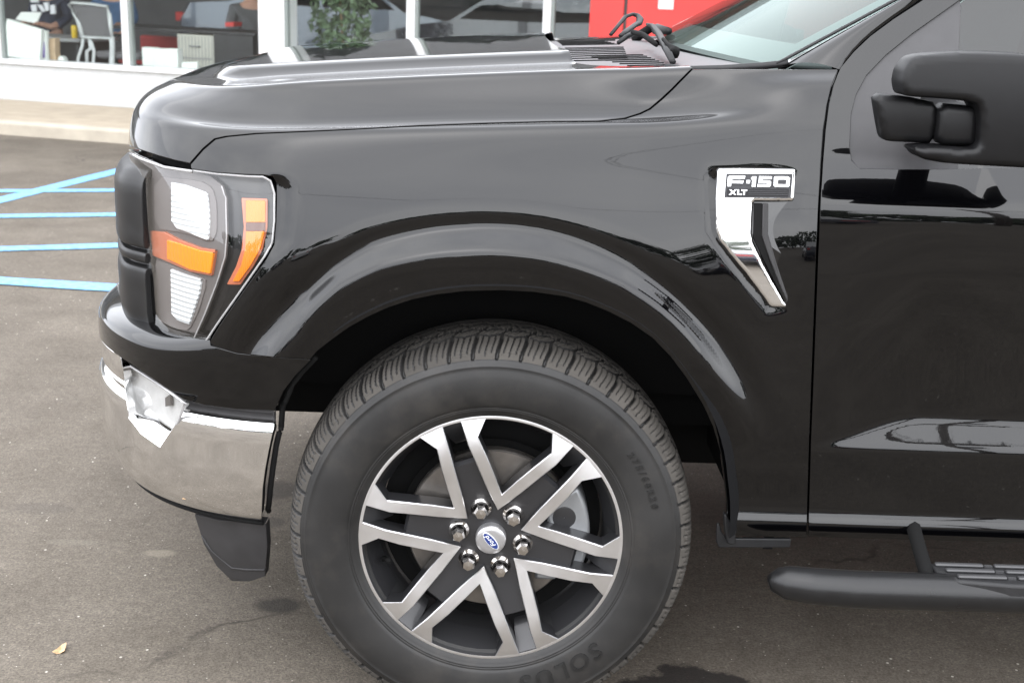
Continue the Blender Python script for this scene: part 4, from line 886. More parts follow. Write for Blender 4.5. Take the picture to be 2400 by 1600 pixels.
REFL = ribbed('lamp_reflector', (.66, .69, .70), .22, 30); AMB = ribbed('amber_lens', (.85, .25, .004), .25, 40, False, .35); AMB2 = ribbed('amber_marker', (.82, .20, .004), .3, 70, False, .3); AMBE = mat('amber_edge', (.45, .13, .06), .3, coat=.5); EDGE = mat('lens_edge', (.34, .335, .335), .2, coat=.5)
h1 = SK.offset(.034).panel('headlight', Z2(LENS), HBLK, T, flange=.03, stride=2)
def hl(name, pts, off, M, fl=.008, it=0, parent=None): 
    return SK.offset(off).panel(name, Z2(rounded(pts, it=it) if it else pts), M, parent or h1, flange=fl, stride=1, step=5)
hl('lamp_frame', [(270, 300), (480, 372), (650, 400), (760, 425), (830, 480), (855, 560), (860, 800), (850, 920), (800, 1080), (720, 1290), (640, 1450), (600, 1440), (440, 1345), (402, 1318), (385, 900), (378, 440), (285, 385)], .020, HOUS)
hl('lamp_pocket', [(420, 430), (700, 455), (775, 500), (800, 600), (800, 770), (770, 830), (600, 770), (425, 745)], .017, mat('lamp_pocket_grey', (.14, .127, .122), .4, noise=(5, .1)), it=1)
hl('lamp_pocket', [(420, 935), (500, 965), (700, 1040), (740, 1070), (690, 1250), (630, 1370), (560, 1360), (430, 1300)], .017, MATS['lamp_pocket_grey'], it=1)
hl('lamp_reflector', [(525, 467), (600, 480), (738, 530), (750, 640), (752, 720), (744, 815), (640, 772), (560, 745), (527, 700)], .012, REFL)
hl('lamp_reflector', [(522, 1000), (600, 1030), (704, 1062), (690, 1150), (630, 1330), (560, 1305), (527, 1265)], .012, REFL)
hl('turn_signal_edge', [(395, 765), (480, 772), (560, 815), (700, 868), (792, 882), (768, 1032), (640, 1008), (490, 942), (408, 908)], .013, AMBE)
hl('turn_signal', [(500, 822), (560, 838), (700, 885), (780, 898), (760, 1020), (640, 995), (500, 930)], .009, AMB)
hl('side_marker_edge', [(958, 563), (1112, 568), (1112, 740), (1083, 872), (1022, 982), (947, 1088), (870, 1086), (925, 980), (958, 880), (972, 740)], .012, AMBE)
hl('side_marker', [(984, 578), (1098, 580), (1098, 705), (985, 705)], .007, AMB2); hl('side_marker', [(985, 768), (1094, 768), (1070, 865), (1010, 970), (940, 1068), (905, 1068), (955, 975), (980, 870)], .007, AMB2)
hl('marker_divider', [(985, 712), (1097, 712), (1096, 760), (985, 760)], .008, mat('marker_brown', (.12, .06, .045), .3))
# lens rim: a raised lip along the edge
rim = [SK.offset(.004).samp(SK.inv(*p)) for p in resample(Z2(LENS[3:17]), 8)]
MB().tube(rim, .0022, 6).build('lens_rim', EDGE, h1)
rim = [SK.offset(.002).samp(SK.inv(*p)) for p in resample(Z2([(268, 285), (330, 318), (480, 372), (650, 397)]), 8)]; MB().tube(rim, .0035, 6).build('lens_rim', EDGE, h1)
rim = [SK.offset(.004).samp(SK.inv(*p)) for p in resample(Z2([(640, 1455), (720, 1280), (800, 1075), (848, 920), (858, 800), (853, 560), (828, 485)]), 8)]; MB().tube(rim, .0016, 6).build('lens_rib', EDGE, h1)
SK.offset(.002).panel('lens', Z2(LENS), CLEAR, h1, flange=.02, stride=2)
# ------------------------------------------------------------------ grille surround (wraps the nose)
GRM = mat('grille_black', (.013, .013, .0135), .38, spec=.35, noise=(30, .1))
def wrap(a, b, n, y0, rows, kx=1., nst=70):
    cols = [np.array([(x, y0+o, z) for o, z in rows]) for x in np.arange(-.26, X0-.001, -.008)]
    for k in range(nst+1):
        ph = math.pi/2*k/nst; c = []
        for o, z in rows:
            a_, b_ = a-kx*o, b-o; s, cc = math.sin(ph), math.cos(ph); r = (abs(s/a_)**n+abs(cc/b_)**n)**(-1/n); c.append((X0-r*s, y0+b-r*cc, z))
        cols.append(c)
    cols = [np.array(c) for c in cols]; l = cols[-1]
    for k in range(1, 13):
        c = l.copy(); t = k/12; c[:, 1] = l[:, 1]+(YC-l[:, 1])*t; c[:, 0] = l[:, 0]-.03*math.sin(math.pi/2*t); cols.append(c)
    return np.array(cols)
grow = cspline([(.05, 1.125), (.02, 1.118), (.004, 1.095), (.0, 1.05), (0, 1.0), (0, .965), (.004, .958), (.018, .955), (.018, .950), (.003, .947), (.003, .928), (.018, .925), (.018, .918), (.004, .915), (0, .905), (0, .86), (.003, .80), (.02, .765), (.05, .75)], 3)
GP = wrap(.480, .53, 2.1, .03, grow)
GS = Surf(GP, (-1, -1, 0)); gi = GS.inv(*Z2([(285, 700)])[0])[0]
tw = 1-sstep(gi-1, gi+12, np.arange(GS.nu)); GP = GP+np.array([.55, .80, 0])*(tw**2*.028)[:, None, None]; GS = Surf(GP, (-1, -1, 0))
L = [(gi, 0.), (float(GS.nu-1), 0.), (float(GS.nu-1), float(GS.nv-1)), (gi, float(GS.nv-1))]; L = [tuple(p) for p in resample(L+L[:1], 1.0)[:-1]]
V, F, N = GS.cut(L, flange=.012); grl = meshobj('grille', V, F, GRM, T, normals=N)
# ------------------------------------------------------------------ bumper
brow = cspline([(.10, .805), (.055, .800), (.020, .790), (.004, .776), (.0, .757), (.0, .715), (.004, .675), (.010, .664), (.016, .660), (.016, .655), (.004, .650), (-.004, .640), (-.007, .622), (-.006, .58), (-.002, .52), (.010, .465), (.030, .43), (.052, .412)], 6)
BSo = wrap(.546, .565, 2.15, .050, brow, .9, 100)
wcol = 1-sstep(14, 14+45, np.arange(len(BSo))); BSo[..., 2] += .055*wcol[:, None]*sstep(.68, .76, BSo[..., 2])
B0 = Surf(BSo, (-.5, -1, 0))
Z4 = lambda l: crop(200, 700, 2.24, l)
# chrome chamfer round the fog-lamp pocket: the skin dips towards it
CHO = Z4([(60, 130), (90, 260), (112, 330), (135, 450), (160, 585), (200, 650), (280, 710), (400, 782), (445, 712), (520, 560), (400, 440), (200, 300)])
px_, py_ = B0.px[..., 0], B0.px[..., 1]; inn = in_poly(px_, py_, CHO) & B0.face; dpx = np.full(px_.shape, 99.)
for a, b in zip(CHO[1:8], CHO[2:9]):
    a = np.array(a); b = np.array(b); e = b-a; t = np.clip(((px_-a[0])*e[0]+(py_-a[1])*e[1])/(e@e), 0, 1); dpx = np.minimum(dpx, np.hypot(px_-a[0]-e[0]*t, py_-a[1]-e[1]*t))
BS = Surf(BSo, (-.5, -1, 0)); bU, bV = BS.nu-1, BS.nv-1
def brow_j(z): return float(np.interp(-z, -BS.P[10, :, 2], np.arange(BS.nv)))
low = [(642, 961), (557, 958), (486, 949), (432, 936), (379, 901), (307, 852), (271, 829), (256, 815)]
jc = BS.inv(258, 818)[1]
capo = [(727, 843), (640, 838), (555, 829), (492, 811)]
i1 = BS.inv(492, 811)
L = BS.outline(capo, 9)[:-1] if False else [BS.inv(*p) for p in resample(capo, 9)]
L += [tuple(p) for p in resample([L[-1], (L[-1][0]+3, 0.), (float(bU), 0.), (float(bU), jc)], 1.5)[1:]]
jl = BS.inv(256, 815)
L += [(float(i), jc) for i in np.arange(bU-1.5, jl[0]+1, -1.5)]
L += [BS.inv(*p) for p in resample(low[::-1], 9)]
L += [BS.inv(*p) for p in resample([(642, 961), (664, 914), (691, 879), (727, 843)], 9)[1:-1]]
V, F, N = BS.cut(L, flange=.012); bump = meshobj('bumper_cover', V, F, PAINT, T, normals=N)
BS.offset(.006).panel('bumper_trim', [(436, 940), (486, 952), (557, 961), (642, 964), (642, 984), (557, 979), (486, 971), (436, 962)], PLASTIC2, bump, flange=.01)
CHI = Z4([(180, 292), (192, 360), (205, 440), (215, 530), (226, 625), (290, 708), (392, 780)])
ch = [(611, 1227), (614, 1146), (620, 1100), (628, 1057), (636, 1020), (644, 984), (580, 979.5), (512, 970.5), (460, 963), (430, 957), (421, 975), (416, 990), (398, 1014)]+CHI[::-1]
L = [BS.inv(*p) for p in resample(ch, 8)]; jl = L[-1]
L += [(float(i), jl[1]+.6) for i in np.arange(jl[0]+1.5, bU, 1.5)]+[(float(bU), jl[1]+.6)]
L += [tuple(p) for p in resample([(float(bU), jl[1]+.6), (float(bU), float(bV)), (L[0][0]+4, float(bV)), L[0]], 1.5)[1:-1]]
V, F, N = BS.cut(L, flange=.018); chb = meshobj('chrome_bumper', V, F, CHROME, T, normals=N)
CHJ = Z4([(186, 296), (206, 370), (224, 450), (246, 548), (280, 592), (370, 640), (445, 700)])
ro = along([BS.samp(BS.inv(*p)) for p in resample(CHI, 6)], 60); f3 = [BS.samp(BS.inv(*p)) for p in Z4([(300, 740), (500, 620), (560, 760)])]; fn_ = np.cross(f3[1]-f3[0], f3[2]-f3[0]); fn_ /= np.linalg.norm(fn_); fn_ = fn_ if fn_[1] < 0 else -fn_
fnv = fn_+np.array([-.35, 0, 0]); fnv /= np.linalg.norm(fnv); fpt = BS.samp(BS.inv(*Z4([(430, 640)])[0]))
def fogp(p, off): return onPlane(*p, fpt-fnv*off, fnv)
ri = along([fogp(p, .012) for p in resample(CHJ, 6)], 60)
rows_ = [ro*(1-q)+ri*q for q in np.linspace(0, 1, 5)]; rows_.append(ri+np.array([.02, .035, 0]))
MB().add([p for r in rows_ for p in r], [(a*60+b, a*60+b+1, (a+1)*60+b+1, (a+1)*60+b) for a in range(5) for b in range(59)]).build('fog_lamp_bezel', CHROME, chb)
lipp = [BS.P[i, bV]+np.array([0, 0, -.003]) for i in range(28, bU+1, 2)]
MB().tube(lipp, .0045, 6).build('bumper_lower_lip', RUBBERBLK, chb)
# fog lamp in its pocket
pk = Z4([(185, 300), (225, 450), (245, 548), (275, 590), (370, 640), (440, 705), (500, 640), (540, 545), (400, 440), (250, 335)])
def fogpoly(nm, pts, off, M, par, th=.012):
    q = [fogp(p, off) for p in pts]; n = len(q); return MB().add(q+[a-fnv*th for a in q], [tuple(range(n)), tuple(range(2*n-1, n-1, -1))]+[(i, (i+1) % n, n+(i+1) % n, n+i) for i in range(n)]).build(nm, M, par, smooth=False)
fog = fogpoly('fog_lamp_pocket', pk, .040, RUBBERBLK, chb)
FOGR = mat('fog_reflector', (.62, .62, .61), .3, metal=.0, noise=(40, .1)); 
fogpoly('fog_lamp', Z4([(228, 352), (400, 462), (520, 552), (486, 640), (455, 690), (420, 662), (300, 598), (262, 530)]), .026, FOGR, fog)
fogpoly('fog_bulb_shroud', Z4([(418, 520), (446, 500), (448, 560), (420, 566)]), .018, HOUS, fog, .006)
fogpoly('fog_lamp_lens', Z4([(224, 345), (400, 458), (524, 550), (488, 645), (455, 697), (410, 668), (295, 602), (256, 532)]), .010, CLEAR, fog, .004)
rim = [fogp(p, .009) for p in resample(Z4([(224, 345), (400, 458), (524, 550), (488, 645), (455, 697)]), 6)]; MB().tube(rim, .003, 6).build('fog_lamp_rim', EDGE, fog)
# dark lining behind the bumper's wheel edge
lin = [BS.offset(.02).samp(BS.inv(*p)) for p in resample([(727, 845), (693, 880), (668, 912), (648, 960), (646, 985), (638, 1020), (630, 1057), (622, 1110), (616, 1160), (612, 1226)], 10)]
MB().tube([p+np.array([.008, .006, 0]) for p in lin], .006, 6).build('bumper_edge', RUBBERBLK, chb)
# air dam under the corner
arow = cspline([(.03, .425), (.036, .41), (.045, .38), (.055, .34), (.065, .30), (.07, .285), (.085, .25), (.10, .22), (.12, .20)], 5)
AS = Surf(wrap(.48, .565, 2.15, .070, arow, .9, 60), (-.5, -1, 0))
AS.panel('air_dam', Z4([(575, 1135), (700, 1165), (945, 1180), (952, 1300), (940, 1455), (860, 1482), (770, 1480), (690, 1402), (622, 1285)]), PLASTIC2, T, flange=.02)
MB().tube([AS.samp(AS.inv(*p)) for p in Z4([(612, 1240), (660, 1320), (770, 1412), (850, 1420), (942, 1421)])], .003, 5).build('air_dam_ridge', PLASTIC2, chb)
# ------------------------------------------------------------------ wheel
WC = np.array([0, .157, .419]); YF = .030-WC[1]                        # rim face relative to the wheel centre plane
MACH = mat('machined_aluminium', (.80, .80, .81), .36, metal=1., noise=(18, .05)); GUN = mat('dark_wheel_paint', (.028, .028, .03), .34, metal=.3, coat=.3); BARR = mat('wheel_barrel', (.05, .05, .052), .4, metal=.4)
def pol(r, a): return (r*math.cos(R_(a)), r*math.sin(R_(a)))
BASEA = 79.
def fd(r): return YF+float(np.interp(r, [.06, .215, .2725], [.022, .0, .013]))-.004                  # face is dished towards the hub
mb = MB()
def wv(p, d=0.): r = math.hypot(*p); return (p[0], fd(r)+d, p[1])
def strip(poly, depth, mi_top=0, mi_side=1, draft=.0):
    """machined face polygon with walls going inward"""
    n = len(poly); V = [wv(p) for p in poly]+[wv(p, .0015) for p in poly]; c = np.array(poly).mean(0)
    V += [wv(tuple(np.array(p)+(np.array(p)-c)*draft), depth) for p in poly]
    mb.add(V, [tuple(range(n))], mi_top)
    mb.add(V, [((i+1) % n, i, n+i, n+(i+1) % n) for i in range(n)]+[(n+(i+1) % n, n+i, 2*n+i, 2*n+(i+1) % n) for i in range(n)], mi_side)
def subdiv(pl, k):
    out = []
    for a, b in zip(pl, pl[1:]+pl[:1]): out += [(a[0]+(b[0]-a[0])*t/k, a[1]+(b[1]-a[1])*t/k) for t in range(k)]
    return out
for w_ in range(6):
    A_ = BASEA+60*w_
    for s_ in (1, -1):
        q = lambda r, a: pol(r, A_+s_*a)
        # arm as a chain of quads so that it follows the dish
        inn_ = [q(.1005, 0), q(.140, 9.6), q(.185, 15.6), q(.227, 19.5), q(.2648, 15.0)]
        outr = [q(.066, 0), q(.120, 17.0), q(.172, 22.0), q(.215, 24.4), q(.2625, 25.6)]
        n = 5; V = []
        for lvl in (0, .002, .045):
            for p in inn_: V.append(wv(p, lvl))
            for p in outr: V.append(wv(p, lvl))
        for k in range(n):                                                # small machined chamfer along both edges
            a_ = np.array(inn_[k]); b_ = np.array(outr[k]); dv = (a_-b_)/np.linalg.norm(a_-b_)*.0018
            for l_, lv in ((10, .0022), (20, .045)): V[l_+k] = wv(tuple(a_+dv), lv); V[l_+n+k] = wv(tuple(b_-dv), lv)
        Ft = [(k, k+1, n+k+1, n+k) for k in range(4)]; mb.add(V, Ft, 0)
        mb.add(V, [(k, k+1, 10+k+1, 10+k) for k in range(4)]+[(n+k, n+k+1, 10+n+k+1, 10+n+k) for k in range(4)], 0)
        Fs = []
        for l0, l1 in ((10, 20),):
            Fs += [(l0+k, l0+k+1, l1+k+1, l1+k) for k in range(4)]+[(l0+n+k, l0+n+k+1, l1+n+k+1, l1+n+k) for k in range(4)]
        mb.add(V, Fs, 1)
        # foot that joins the arm to the rim ring
        arc = [q(.2680, a) for a in (13, 16, 19, 22, 25, 27)]
        V = [wv(q(.2648, 15.0)), wv(q(.2625, 25.6))]+[wv(p) for p in arc]; mb.add(V, [tuple([0, 1]+[7, 6, 5, 4, 3, 2])], 0)
    # window outer wall (slanted) and pocket floor/hole
    ow = [q_ for q_ in [pol(.2660, A_+a) for a in (-16, -8, 0, 8, 16)]]; iw = [pol(.235, A_+a) for a in (-15, -8, 0, 8, 15)]
    V = [(p[0], YF+.010, p[1]) for p in ow]+[(p[0], YF+.075, p[1]) for p in iw]; mb.add(V, [(k, k+1, 6+k, 5+k) for k in range(4)], 1)
    B_ = A_+30; c_, s2 = math.cos(R_(B_)), math.sin(R_(B_))
    def pk2(al, off): return (al*c_-off*s2, al*s2+off*c_)
    dp = .012
    spk = [(.045, .036), (.10, .030), (.150, .0245), (.172, .0225)]
    V = [wv(pk2(a, o), dp) for a, o in spk]+[wv(pk2(a, -o), dp) for a, o in spk]+[wv(pk2(a, o), .05) for a, o in spk]+[wv(pk2(a, -o), .05) for a, o in spk]+[wv(pk2(.178, .021), .022), wv(pk2(.178, -.021), .022)]
    mb.add(V, [(k, k+1, 5+k, 4+k) for k in range(3)]+[(3, 16, 17, 7), (16, 11, 15, 17)], 1)
    V = [wv(pk2(.262, .0205), .003), wv(pk2(.262, -.0205), .003), wv(pk2(.224, .017), .040), wv(pk2(.224, -.017), .040), wv(pk2(.205, .012), .06), wv(pk2(.205, -.012), .06)]; mb.add(V, [(0, 1, 3, 2), (2, 3, 5, 4)], 1)
# rim ring, lip and barrel
V, F = lathe([(.2630, fd(.263)+.0004), (.2660, fd(.266)-.0006), (.2700, fd(.270)-.0006), (.2725, fd(.2725)+.002)], 144); mb.add(V, F, 0)
V, F = lathe([(.2725, fd(.2725)+.002), (.2735, YF+.014), (.268, YF+.016), (.262, YF+.02)], 144); mb.add(V, F, 1)
V, F = lathe([(.2632, fd(.263)+.0006), (.258, YF+.03), (.245, YF+.06), (.236, YF+.09), (.234, YF+.20), (.262, YF+.235)], 96); mb.add(V, F, 2)
V, F = lathe([(.001, YF+.030), (.060, YF+.028), (.078, YF+.030), (.092, YF+.050)], 60); mb.add(V, F, 1)
wh = mb.build('wheel', [MACH, GUN, BARR], T, smooth=True, sharp=28); wh.location = tuple(WC)
# lug nuts, cap
NUTM = mat('nut_chrome', (.60, .575, .55), .16, metal=1.); SEAT = mat('lug_seat', (.012, .012, .013), .5)
nutme = None
for k in range(6):
    a = BASEA+30+60*k; p = pol(.0675, a); f0 = fd(.0675)
    if nutme is None:
        mb = MB(); V, F = lathe([(.019, .0155), (.0175, .012), (.0165, .012)], 24); mb.add(V, F, 0)
        rr = [(.0165, .014), (.0165, .004), (.0125, .000), (.0115, -.006)]
        hexp = [(.0113, -.006), (.0113, -.016), (.0085, -.021), (.0001, -.0225)]
        V, F = lathe(rr, 24); mb.add(V, F, 0); V, F = lathe(hexp, 6); mb.add(V, F, 0)
        o = mb.build('lug_nut', NUTM, wh, smooth=True, sharp=25); nutme = o.data
    else:
        o = bpy.data.objects.new('lug_nut', nutme); link(o, wh)
    o.location = (p[0], f0+.004, p[1]); o.rotation_euler = (0, R_(17*k), 0); o.scale = (1.3, 1.3, 1.3)
    mb = MB(); V, F = lathe([(.024, .0), (.0235, .004), (.018, .006)], 24); mb.add(V, F); s_ = mb.build('lug_seat', SEAT, wh); s_.location = (p[0], f0+.0105, p[1])
CAPM = mat('cap_silver', (.50, .50, .51), .35, metal=.8)
YF0 = YF; YF = YF+.010
mb = MB(); V, F = lathe([(.0001, YF-.0020), (.020, YF-.0018), (.0285, YF-.001), (.0305, YF+.001), (.0312, YF+.005), (.032, YF+.03)], 48); mb.add(V, F); cp = mb.build('center_cap', CAPM, wh)
OVB = mat('oval_blue', (.012, .03, .15), .3, coat=.6); WHP = mat('script_silver', (.75, .76, .78), .35)
la = R_(131)                                                          # how far the emblem is turned with the wheel
def emb(x, z): c, s = math.cos(la), math.sin(la); return x*c-z*s, x*s+z*c
def oval(a, b, d, M, nm, par):
    mb = MB(); n = 40; pts = [emb(a*math.cos(2*math.pi*k/n), b*math.sin(2*math.pi*k/n)) for k in range(n)]; mb.prism(pts, lambda p: (p[0], YF-d, p[1]), lambda p: (p[0], YF, p[1])); return mb.build(nm, M, par, smooth=False)
ov = oval(.0225, .0088, .0036, WHP, 'emblem_rim', wh); ov2 = oval(.0212, .0078, .0042, OVB, 'emblem_oval', wh)
tv, tf = text_mesh('Ford', .0125, .0004, .35)
MB().add([(*emb(x*1.15, y_)[:1], YF-.0048-z, emb(x*1.15, y_)[1]) for x, y_, z in tv], tf).build('emblem_script', WHP, wh, smooth=False)
YF = YF0
# tyre
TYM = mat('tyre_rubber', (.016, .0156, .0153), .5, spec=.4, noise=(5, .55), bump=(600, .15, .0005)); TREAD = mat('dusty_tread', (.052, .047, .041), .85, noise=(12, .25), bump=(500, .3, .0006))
NT_ = TYM.node_tree; b_ = NT_.nodes['Principled BSDF']; t_ = NT_.nodes.new('ShaderNodeTexCoord'); n_ = NT_.nodes.new('ShaderNodeTexNoise'); n_.inputs['Scale'].default_value = 11; n_.inputs['Detail'].default_value = 8; n_.inputs['Roughness'].default_value = .7
mp_ = NT_.nodes.new('ShaderNodeMapping'); mp_.inputs['Scale'].default_value = (1, .3, 1); NT_.links.new(t_.outputs['Object'], mp_.inputs['Vector']); NT_.links.new(mp_.outputs[0], n_.inputs['Vector'])
r_ = NT_.nodes.new('ShaderNodeValToRGB'); r_.color_ramp.elements[0].position = .50; r_.color_ramp.elements[0].color = (0, 0, 0, 1); r_.color_ramp.elements[1].position = .74; r_.color_ramp.elements[1].color = (.3, .3, .3, 1); NT_.links.new(n_.outputs['Fac'], r_.inputs[0])
x_ = NT_.nodes.new('ShaderNodeMix'); x_.data_type = 'RGBA'; NT_.links.new(r_.outputs[0], x_.inputs['Factor']); NT_.links.new(b_.inputs['Base Color'].links[0].from_socket, x_.inputs['A']); x_.inputs['B'].default_value = (.060, .052, .044, 1); NT_.links.new(x_.outputs['Result'], b_.inputs['Base Color'])
prof = cspline([(.256, -.104), (.2665, -.1165), (.2745, -.1240), (.285, -.1285), (.305, -.1345), (.330, -.1372), (.352, -.1360), (.366, -.1330)], 3)
prof = [tuple(p) for p in prof]
prof = [q for p in prof for q in ([p] if not (abs(p[0]-.285) < .004) else [p, (p[0]+.0015, p[1]-.0016), (p[0]+.004, p[1]-.0020), (p[0]+.0055, p[1]-.0012)])]
prof = prof+[(.372, -.1312), (.3735, -.1318), (.376, -.1318), (.3775, -.1295), (.381, -.1275), (.384, -.1262), (.386, -.1240)]
shoulder = cspline([(.3875, -.1243), (.394, -.1205), (.401, -.1150), (.4065, -.1070), (.4105, -.098), (.4135, -.086), (.4155, -.07), (.4175, -.045), (.419, -.015), (.419, .015), (.4175, .045), (.4155, .07)], 7)
ns0 = len(prof); prof += [tuple(p) for p in shoulder]; ns1 = len(prof)
prof += [(.4105, .098), (.4065, .107), (.386, .124), (.33, .137), (.285, .1285), (.256, .104)]
PR = np.array(prof); NT = 1560; PIT = 52
th = np.arange(NT)/NT*2*np.pi
d_ = np.gradient(PR, axis=0); nrm = np.stack([-d_[:, 1], d_[:, 0]], 1); nrm /= np.linalg.norm(nrm, axis=1, keepdims=True)
if nrm[ns0+40, 0] < 0: nrm = -nrm
G = np.repeat(PR[None], NT, 0); ax = G[..., 1]; dep = np.zeros(ax.shape); tt = (th*PIT/(2*np.pi))[:, None]
trz = np.zeros(ax.shape, bool); trz[:, ns0:ns1] = True
ph = tt+.18*np.sin((ax+.12)*26); fr_ = ph-np.floor(ph)
def groove(dist, wd): return np.clip(1-(np.abs(dist)/wd)**4, 0, 1)*(np.abs(dist) < wd)
sh = (ax < -.055)
lat = groove(np.minimum(fr_, 1-fr_), .085); dep += np.where(sh, lat*.0085, 0)
for k in (1, 2, 3): dep += np.where(sh & (ax > -.1175-.004*(k == 2)), groove(fr_-k/4, .030)*.0040, 0)
alt = (np.floor(ph) % 2 == 0); dep += np.where(sh & alt & (ax < -.1165) & (ax > -.1205) & (np.abs(fr_-.5) < .34), .002, 0)
zig = .0060*np.abs(((ph*1) % 1)*2-1)*2
for c0, wd in ((-.052, .0042), (-.017, .0038), (.020, .004), (.055, .004)):
    dd_ = ax-(c0+(zig-.006)*(1 if c0 < 0 else -1)); dep = np.maximum(dep, groove(dd_, wd)*.0068*trz)
ph2 = tt*1.0+.25+10.5*(ax+.035)*np.sign(-ax-.0) ; f2 = ph2-np.floor(ph2); mid = (ax > -.048) & (ax < .05)
dep = np.maximum(dep, np.where(mid, groove(np.minimum(f2, 1-f2), .05)*.006, 0)); f3 = (ph2*4) % 1; dep = np.maximum(dep, np.where(mid, groove(np.minimum(f3, 1-f3), .10)*.0022, 0))
dep *= trz
RR = G[..., 0]-dep*nrm[None, :, 0]; AX = G[..., 1]-dep*nrm[None, :, 1]
Vt = np.stack([RR*np.cos(th)[:, None], AX, RR*np.sin(th)[:, None]], -1).reshape(-1, 3); Pn = len(prof)
kk = np.arange(NT)[:, None]; jj = np.arange(Pn-1)[None]; k2 = (kk+1) % NT
Fq = np.stack([kk*Pn+jj, kk*Pn+jj+1, k2*Pn+jj+1, k2*Pn+jj], -1).reshape(-1, 4); fmi = (np.broadcast_to(((jj >= ns0) & (jj < ns1)), (NT, Pn-1)) & (np.maximum(dep[:, :-1], dep[:, 1:]) < .0022)).reshape(-1).astype(int)  # dusty tops; grooves take darker rubber by depth, shade put into the colour
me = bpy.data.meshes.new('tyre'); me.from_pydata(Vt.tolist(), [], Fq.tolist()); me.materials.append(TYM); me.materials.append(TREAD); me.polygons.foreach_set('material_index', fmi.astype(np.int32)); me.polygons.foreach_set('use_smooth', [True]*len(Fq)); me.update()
ty = bpy.data.objects.new('tyre', me); link(ty, wh)
# raised letters on the side wall
def arc_text(s, r, a0, size, inward=False, spread=1.0, out=True):
    mb = MB(); ang = a0
    for chx in s:
        wdt = {'1': .55, '/': .6, 'I': .4, ' ': .6}.get(chx, .82)*size*spread
        ang -= math.degrees(wdt/2/r)
        if chx != ' ':
            v, f = text_mesh(chx, size, .0018, .15, .0006)
            ca, sa = math.cos(R_(ang)), math.sin(R_(ang)); V = []
            for x, y_, z in v:
                rr_ = r+y_; yy_ = float(np.interp(rr_, PR[:ns0, 0], PR[:ns0, 1])); V.append((rr_*ca+x*1.12*sa, yy_-.0004-max(z, 0)*1.0+.0006*(z < 0), rr_*sa-x*1.12*ca))
            mb.add(V, f)
        ang -= math.degrees(wdt/2/r)
    return mb.build('raised_lettering', mat('lettering_rubber', (.009, .009, .009), .4), wh, smooth=False)
arc_text('275/60R20', .340, 38, .019); arc_text('SOLUS', .323, -42, .050)
# brake, hub, suspension behind the wheel
DISC = mat('brake_disc', (.20, .185, .17), .35, metal=.8, noise=(30, .2)); HAT = mat('rusty_hat', (.22, .12, .07), .8, noise=(25, .3)); CAL = mat('caliper_alloy', (.30, .31, .32), .45, metal=.6, noise=(20, .15)); 
mb = MB(); V, F = lathe([(.098, YF+.066), (.172, YF+.066), (.175, YF+.070), (.175, YF+.09), (.10, YF+.09)], 90); mb.add(V, F, 0); V, F = lathe([(.05, YF+.045), (.090, YF+.047), (.098, YF+.066)], 60); mb.add(V, F, 1); mb.build('brake_disc', [DISC, HAT], wh, smooth=True, sharp=30)
def cal_pt(r, a): return pol(r, a)
mb = MB(); pts = [pol(.205, a) for a in np.linspace(-22, 32, 12)]+[pol(.118, a) for a in np.linspace(30, -20, 10)]; mb.prism(pts, lambda p: (p[0], YF+.045, p[1]), lambda p: (p[0], YF+.13, p[1])); clp = mb.build('brake_caliper', CAL, wh, bevel=(.008, 3))
V, F = lathe([(.001, YF+.0435), (.02, YF+.0435), (.024, YF+.0445)], 24); q = pol(.155, 15); mb = MB(); mb.add([(x+q[0], y, z+q[1]) for x, y, z in V], F); mb.build('caliper_piston', GUN, wh)
mb = MB(); mb.box((.095, YF+.05, -.105), (.14, YF+.08, -.07)); mb.build('caliper_bracket', CAL, wh, bevel=(.006, 2))
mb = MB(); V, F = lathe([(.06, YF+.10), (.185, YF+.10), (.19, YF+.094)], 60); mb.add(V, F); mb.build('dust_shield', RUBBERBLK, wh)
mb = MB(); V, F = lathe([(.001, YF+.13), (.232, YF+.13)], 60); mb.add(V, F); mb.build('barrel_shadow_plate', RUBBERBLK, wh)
mb = MB(); v0 = pol(.232, 197); mb.tube([(v0[0], YF+.05, v0[1]), (v0[0]*.93, YF+.03, v0[1]*.93)], [.006, .005], 10); mb.build('tyre_valve', RUBBERBLK, wh)
# the other wheels share the meshes
def copy_wheel(loc, flip):
    r = wh.copy(); COL.objects.link(r); r.parent = T; r.location = loc; r.scale = (1, -1 if flip else 1, 1)
    for c in wh.children: d = c.copy(); COL.objects.link(d); d.parent = r
copy_wheel((0, 2*YC-WC[1], WC[2]), True); copy_wheel((3.68, WC[1], WC[2]), False); copy_wheel((3.68, 2*YC-WC[1], WC[2]), True)
# wheel well
mb = MB(); an = np.linspace(R_(4), R_(157), 50); yv = [.012, .03, .06, .30, .56]; rv_ = [.545, .56, .575, .585, .585]
ra_ = np.interp(np.degrees(an), [a for a, r in ARCH[::-1]], [r for a, r in ARCH[::-1]])
V = [((rr0+r-.539)*math.cos(a), y, .419+(rr0+r-.539)*math.sin(a)) for a, rr0 in zip(an, ra_) for y, r in zip([v+.075*float(sstep(R_(126), R_(133), a)) for v in yv], rv_)]; F = [(i*5+j, i*5+j+1, (i+1)*5+j+1, (i+1)*5+j) for i in range(49) for j in range(4)]; mb.add(V, F)
n0 = len(an); V = [(.585*math.cos(a), .56, .419+.585*math.sin(a)) for a in an]+[(0, .565, .55)]; mb.add(V, [(i, i+1, n0) for i in range(n0-1)])
mb.build('wheel_well_liner', mat('liner_felt', (.007, .007, .0075), .9, spec=.1, bump=(40, .4, .004)), T)
MB().box((-.66, .47, .53), (.66, .51, 1.12)).build('inner_fender', RUBBERBLK, T, smooth=False)
MB().tube([(0, .16, .419), (0, .75, .45)], .05, 10).build('axle_hub', RUBBERBLK, T)
